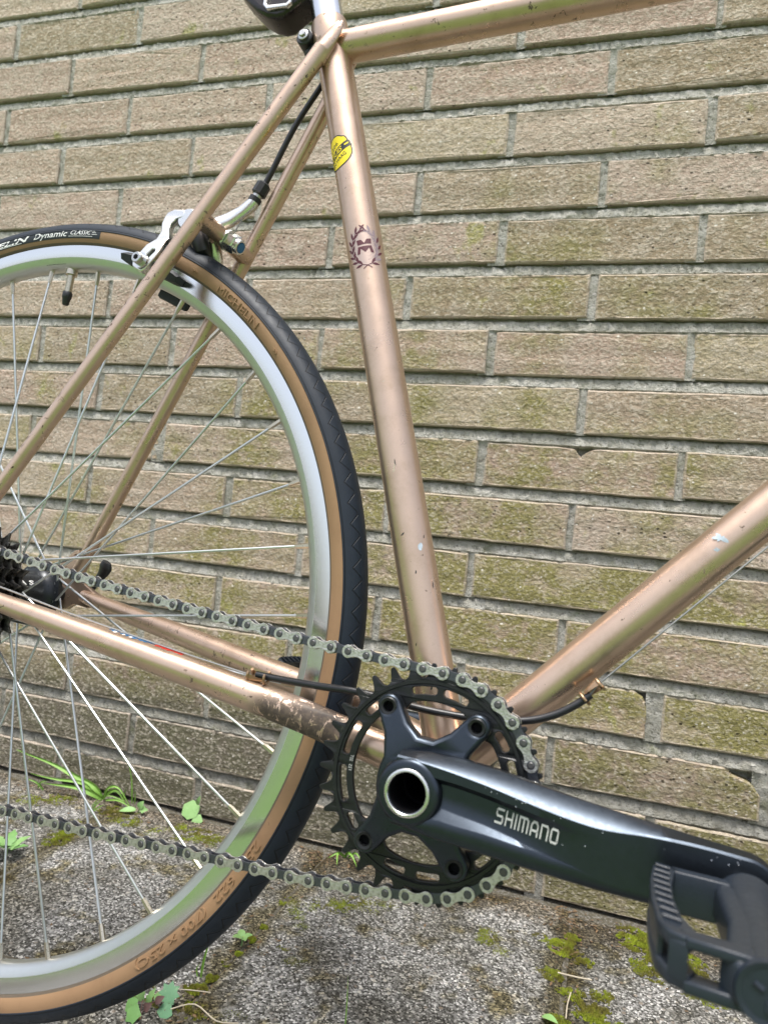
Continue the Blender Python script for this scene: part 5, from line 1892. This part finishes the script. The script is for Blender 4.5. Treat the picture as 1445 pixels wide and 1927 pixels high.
L = [lambda b: leaf_mb(b, (-2, -4, 5), (-1, -0.5, -0.05), (0, -.6, 1), 22, 9, 'leaf_pale', 0),
     lambda b: leaf_mb(b, (2, -2, 7), (0.4, 0, 0.9), (0, -1, 0.3), 12, 10, 'leaf_pale', 0),
     lambda b: leaf_mb(b, (4, -2, 6), (1, -0.2, 0.25), (0, -1, 0.6), 13, 9, 'leaf_pale', 2)]
plant('weed', -305, -24, 'little pale weed lying on the slab behind the spokes', 'weed', L, lambda b: b.tube([(0, 0, -1), (1, -2, 6)], 0.7, 'leaf', 6))
L = []
for k in range(7):
    a = k * 0.9 + 0.3
    L.append(lambda b, a=a, k=k: leaf_mb(b, (4 * cos(a), 4 * sin(a), 5 + k), (cos(a), sin(a), 0.55), (0, 0, 1), 22 + 3 * (k % 3), 12, 'leaf_pale' if k % 2 else 'leaf', 3, 0.25, k))
plant('weed', -362, -192, 'leafy green weed at the left edge behind the lower chain', 'weed', L, lambda b: b.tube([(0, 0, -1), (0, 0, 12)], 1.0, 'leaf', 6))
# grass
def blade_mb(b, pts, w, m='blade'):
    C_ = spline(pts, 6); n_ = len(C_)
    vs, fs = [], []
    for i, p in enumerate(C_):
        f_ = i / (n_ - 1)
        d_ = (C_[min(i + 1, n_ - 1)] - C_[max(i - 1, 0)]).normalized()
        s_ = d_.cross(Vector((0.15, -1, 0.35))).normalized()
        ww = w * (1 - f_ ** 2.2) * (0.6 + 0.4 * min(1, f_ * 4)) * 0.5
        vs += [p - s_ * ww, p + Vector((0, 0.25 * w, 0)), p + s_ * ww]
    for i in range(n_ - 1):
        a = i * 3
        fs += [(a, a + 1, a + 4, a + 3), (a + 1, a + 2, a + 5, a + 4)]
    b.add(vs, fs, m)
def tuft(x, y, label, blades, name='grass_tuft'):
    root = empty(name, (x * MM, y * MM, gz(x, y) * MM), label, 'grass')
    for pts, w in blades:
        b = MB(); blade_mb(b, pts, w); b.build('blade', root)
tuft(-372, -12, 'long bright grass blades lying along the foot of the wall at left', [
    ([(0, 0, 0), (-14, -4, 16), (-48, -6, 26), (-90, -6, 36), (-150, -8, 44)], 8),
    ([(0, 0, 0), (-16, -10, 10), (-40, -14, 14), (-88, -20, 12)], 7.5),
    ([(-2, 0, 0), (14, -4, 16), (28, -6, 18), (44, -8, 4)], 5.5),
    ([(0, 0, 0), (10, -6, 20), (30, -8, 24), (54, -8, -2)], 4.0),
    ([(2, 0, 0), (30, -8, 8), (60, -12, 3)], 3.2),
    ([(-6, 0, 0), (-30, -10, 20), (-70, -16, 20), (-108, -22, 22)], 5),
    ([(-90, -14, 0), (-100, -18, 10), (-118, -22, 14)], 3.5),
    ([(-100, -14, 0), (-92, -18, 12), (-80, -20, 16)], 3)])
tuft(-330, -4, 'thin upright grass blades against the wall behind the spokes', [
    ([(0, 0, 0), (-1, -2, 18), (-4, -3, 38), (-12, -4, 62)], 2.6),
    ([(-14, 0, 0), (-13, -2, 10), (-10, -3, 22)], 2.6),
    ([(4, 0, 0), (5, -2, 10), (4, -2, 20)], 2.0),
    ([(-10, 0, 0), (-30, -4, 6), (-48, -8, 4)], 2.2)])
tuft(-358, -52, 'small yellowish grass sprig on the slab left of the crossed spokes', [
    ([(0, 0, 0), (6, 0, 12), (14, 2, 20)], 2.0), ([(0, 0, 0), (10, 0, 9), (18, 2, 14)], 1.8), ([(0, 0, 0), (0, 0, 10), (6, 2, 18)], 1.6), ([(2, 0, 0), (4, 0, 14), (12, 2, 25)], 1.5)])
tuft(-48, -284, 'single upright grass shoot in the slab joint below the tyre', [
    ([(0, 0, -1), (1, 0, 12), (3, 1, 26), (7, 2, 42)], 2.6), ([(-3, 0, -1), (-5, 0, 6), (-2, 0, 12)], 1.6)], 'grass_shoot')
tuft(95, -292, 'thin lone grass stalk standing on the slab in the bottom foreground', [
    ([(0, 0, -1), (0, 0, 14), (-1, 1, 30), (-2, 1, 44)], 1.3)], 'grass_shoot')
tuft(-12, -8, 'bright green blades between wall and slab beside the chainring', [
    ([(0, 0, 0), (6, -8, 10), (14, -14, 10), (24, -24, 3)], 4), ([(0, 0, 0), (-6, -10, 8), (-16, -20, 3)], 3.4), ([(4, 0, 0), (16, -8, 12), (26, -16, 8)], 3), ([(2, 0, 0), (-4, -16, 10), (2, -34, 4)], 3)])
b = MB(); leaf_mb(b, (0, 0, 1), (0.8, -0.3, 0.12), (0, 0, 1), 15, 9, 'leaf_pale')
o = b.build('fallen_leaf', None, 'small green leaf lying on the slab at the bottom edge', 'leaf', loc=(0.250 , -0.2085, -0.003))

# moss: tufts of tiny shoots, one mass nobody could count
b = MB()
rr_ = random.Random(4)
patches = [(187, -106, 16, 1.0, 900), (180, -92, 12, 1, 450), (203, -122, 12, 1, 350), (262, -84, 17, 1, 900), (250, -137, 13, 1, 650), (236, -76, 9, .8, 220), (282, -100, 10, 1, 300), (268, -60, 8, .8, 160),
           (340, -36, 24, 1, 1600), (372, -58, 28, 1, 1800), (352, -80, 24, .8, 1000), (325, -14, 12, 1, 300), (395, -95, 26, .8, 900), (292, -178, 17, 1, 800), (272, -160, 14, .7, 350), (262, -205, 12, .7, 300), (310, -190, 12, .6, 260), (300, -150, 12, .5, 220),
           (3, -170, 10, 1, 420), (-6, -160, 9, .9, 260), (-15, -148, 13, .6, 350), (45, -100, 22, .7, 900), (20, -120, 22, .6, 700), (70, -92, 16, .8, 500), (0, -130, 20, .5, 500), (-25, -135, 14, .6, 350), (60, -112, 12, .6, 250),
           (2, -214, 7, .5, 160), (18, -228, 10, .5, 260), (28, -222, 6, .5, 120),
           (-316, -42, 22, .6, 700), (-290, -52, 18, .5, 420), (-340, -36, 18, .5, 420), (-230, -36, 18, .5, 420), (-200, -44, 22, .7, 900), (-178, -46, 20, .8, 900), (-150, -54, 16, .6, 420), (-215, -58, 14, .6, 300), (-255, -60, 16, .5, 300),
           (-345, -118, 18, .8, 600), (-338, -140, 16, .6, 380), (-350, -92, 16, .5, 300), (-420, -40, 22, .6, 500), (-450, -60, 20, .5, 300),
           (-44, -300, 10, .7, 450), (-38, -282, 7, .6, 250), (-36, -256, 6, .6, 200), (-34, -240, 6, .6, 180), (-36, -214, 7, .7, 220), (-34, -190, 6, .6, 160), (-60, -322, 16, .5, 420), (-30, -322, 14, .5, 380), (5, -318, 16, .4, 300), (120, -300, 14, .4, 300), (150, -300, 10, .4, 200), (-90, -318, 16, .5, 300)]
for (px_, py_, R_, dn, n_) in patches:
    for k_ in range(int(n_ * 3.0)):
        a = rr_.uniform(0, 2 * pi); q = sqrt(rr_.random())
        x, y = px_ + R_ * 1.15 * q * cos(a), py_ + R_ * q * sin(a)
        if nz(x, y, 2.0, 0.12) + 0.55 * nz(x, y, 7.0, 0.35) < -0.06 - 0.35 * dn + 0.42 * q * q:
            continue
        h = rr_.uniform(1.0, 2.6) * (1.15 - 0.6 * q)
        z = gz(x, y) - 0.3
        for s_ in range(2):
            th = rr_.uniform(0, 2 * pi); w = rr_.uniform(0.35, 0.7)
            tx, ty = rr_.uniform(-1, 1) * h * .7, rr_.uniform(-1, 1) * h * .7
            b.add([(x - w * cos(th), y - w * sin(th), z), (x + w * cos(th), y + w * sin(th), z), (x + tx, y + ty, z + h)], [(0, 1, 2)], 'moss')
b.build('moss', None, 'moss cushions on the paving', 'moss', kind='stuff', smooth=False)
# grit and crumbs lying on the slabs
b = MB()
for k_ in range(1500):
    if rr_.random() < .55:
        x, y = rr_.uniform(-520, 520), -abs(rr_.gauss(0, 34)) - 3
    else:
        x, y = rr_.uniform(-520, 520), rr_.uniform(-400, 0)
    r = abs(rr_.gauss(0, 0.5)) + 0.35
    z = gz(x, y)
    v_ = [(x + r * rr_.uniform(.6, 1.2) * cos(a), y + r * rr_.uniform(.6, 1.2) * sin(a), z + q) for q in (-.1, r * .5) for a in (0, 1.57, 3.14, 4.71)]
    v_.append((x + r * .2, y, z + r * rr_.uniform(.7, 1.1)))
    b.add(v_, [(0, 1, 5, 4), (1, 2, 6, 5), (2, 3, 7, 6), (3, 0, 4, 7), (4, 5, 8), (5, 6, 8), (6, 7, 8), (7, 4, 8)], 'grit')
b.build('grit', None, 'loose grit and crumbs on the paving', 'grit', kind='stuff')
# crumbs of dead leaf
b = MB()
for k_ in range(520):
    x = rr_.uniform(-520, 520)
    y = -abs(rr_.gauss(0, 40)) - 2 if rr_.random() < .5 else rr_.uniform(-400, 0)
    if rr_.random() < .45:
        x = (-36 if rr_.random() < .5 else 264) + rr_.gauss(0, 14)
    L_, w_ = rr_.uniform(1.2, 4.2), rr_.uniform(0.5, 1.6); a = rr_.uniform(0, 6.28); z = gz(x, y) + 0.4
    d_ = Vector((cos(a), sin(a), rr_.uniform(-.1, .25))); e_ = Vector((-sin(a), cos(a), rr_.uniform(-.3, .3)))
    c_ = Vector((x, y, z + 0.4))
    b.add([c_ - d_ * L_, c_ - e_ * w_, c_ + d_ * L_, c_ + e_ * w_], [(0, 1, 2), (0, 2, 3)], 'litter')
b.build('leaf_litter', None, 'crumbs of dead leaf on the paving', 'litter', kind='stuff', smooth=False)
# dry stalks
def stalk(pts, r, label):
    b = MB(); b.tube([Vector(p) for p in spline(pts, 4)], r, 'straw', 6)
    b.build('dry_stalk', None, label, 'stalk')
stalk([(258, -137, 0), (275, -138, 1), (290, -135, 0.5)], 0.75, 'pale straight dry stalk lying crosswise on the moss')
stalk([(272, -165, 0.5), (270, -185, 0), (270, -205, 0)], 0.6, 'dry stalk pointing towards the wall beside the moss in the slab joint')
stalk([(352, -40, 2), (366, -62, 3), (378, -88, 2)], 0.6, 'thin dry stalk lying over the large moss patch by the pedal')
stalk([(-62, -330, 1), (-44, -322, 3), (-22, -312, 1)], 0.5, 'curled dry straw beside the ivy plant')
stalk([(-40, -345, 1), (-22, -338, 6), (2, -344, 3), (18, -336, 1)], 0.55, 'curled dry straw at the bottom edge right of the ivy plant')
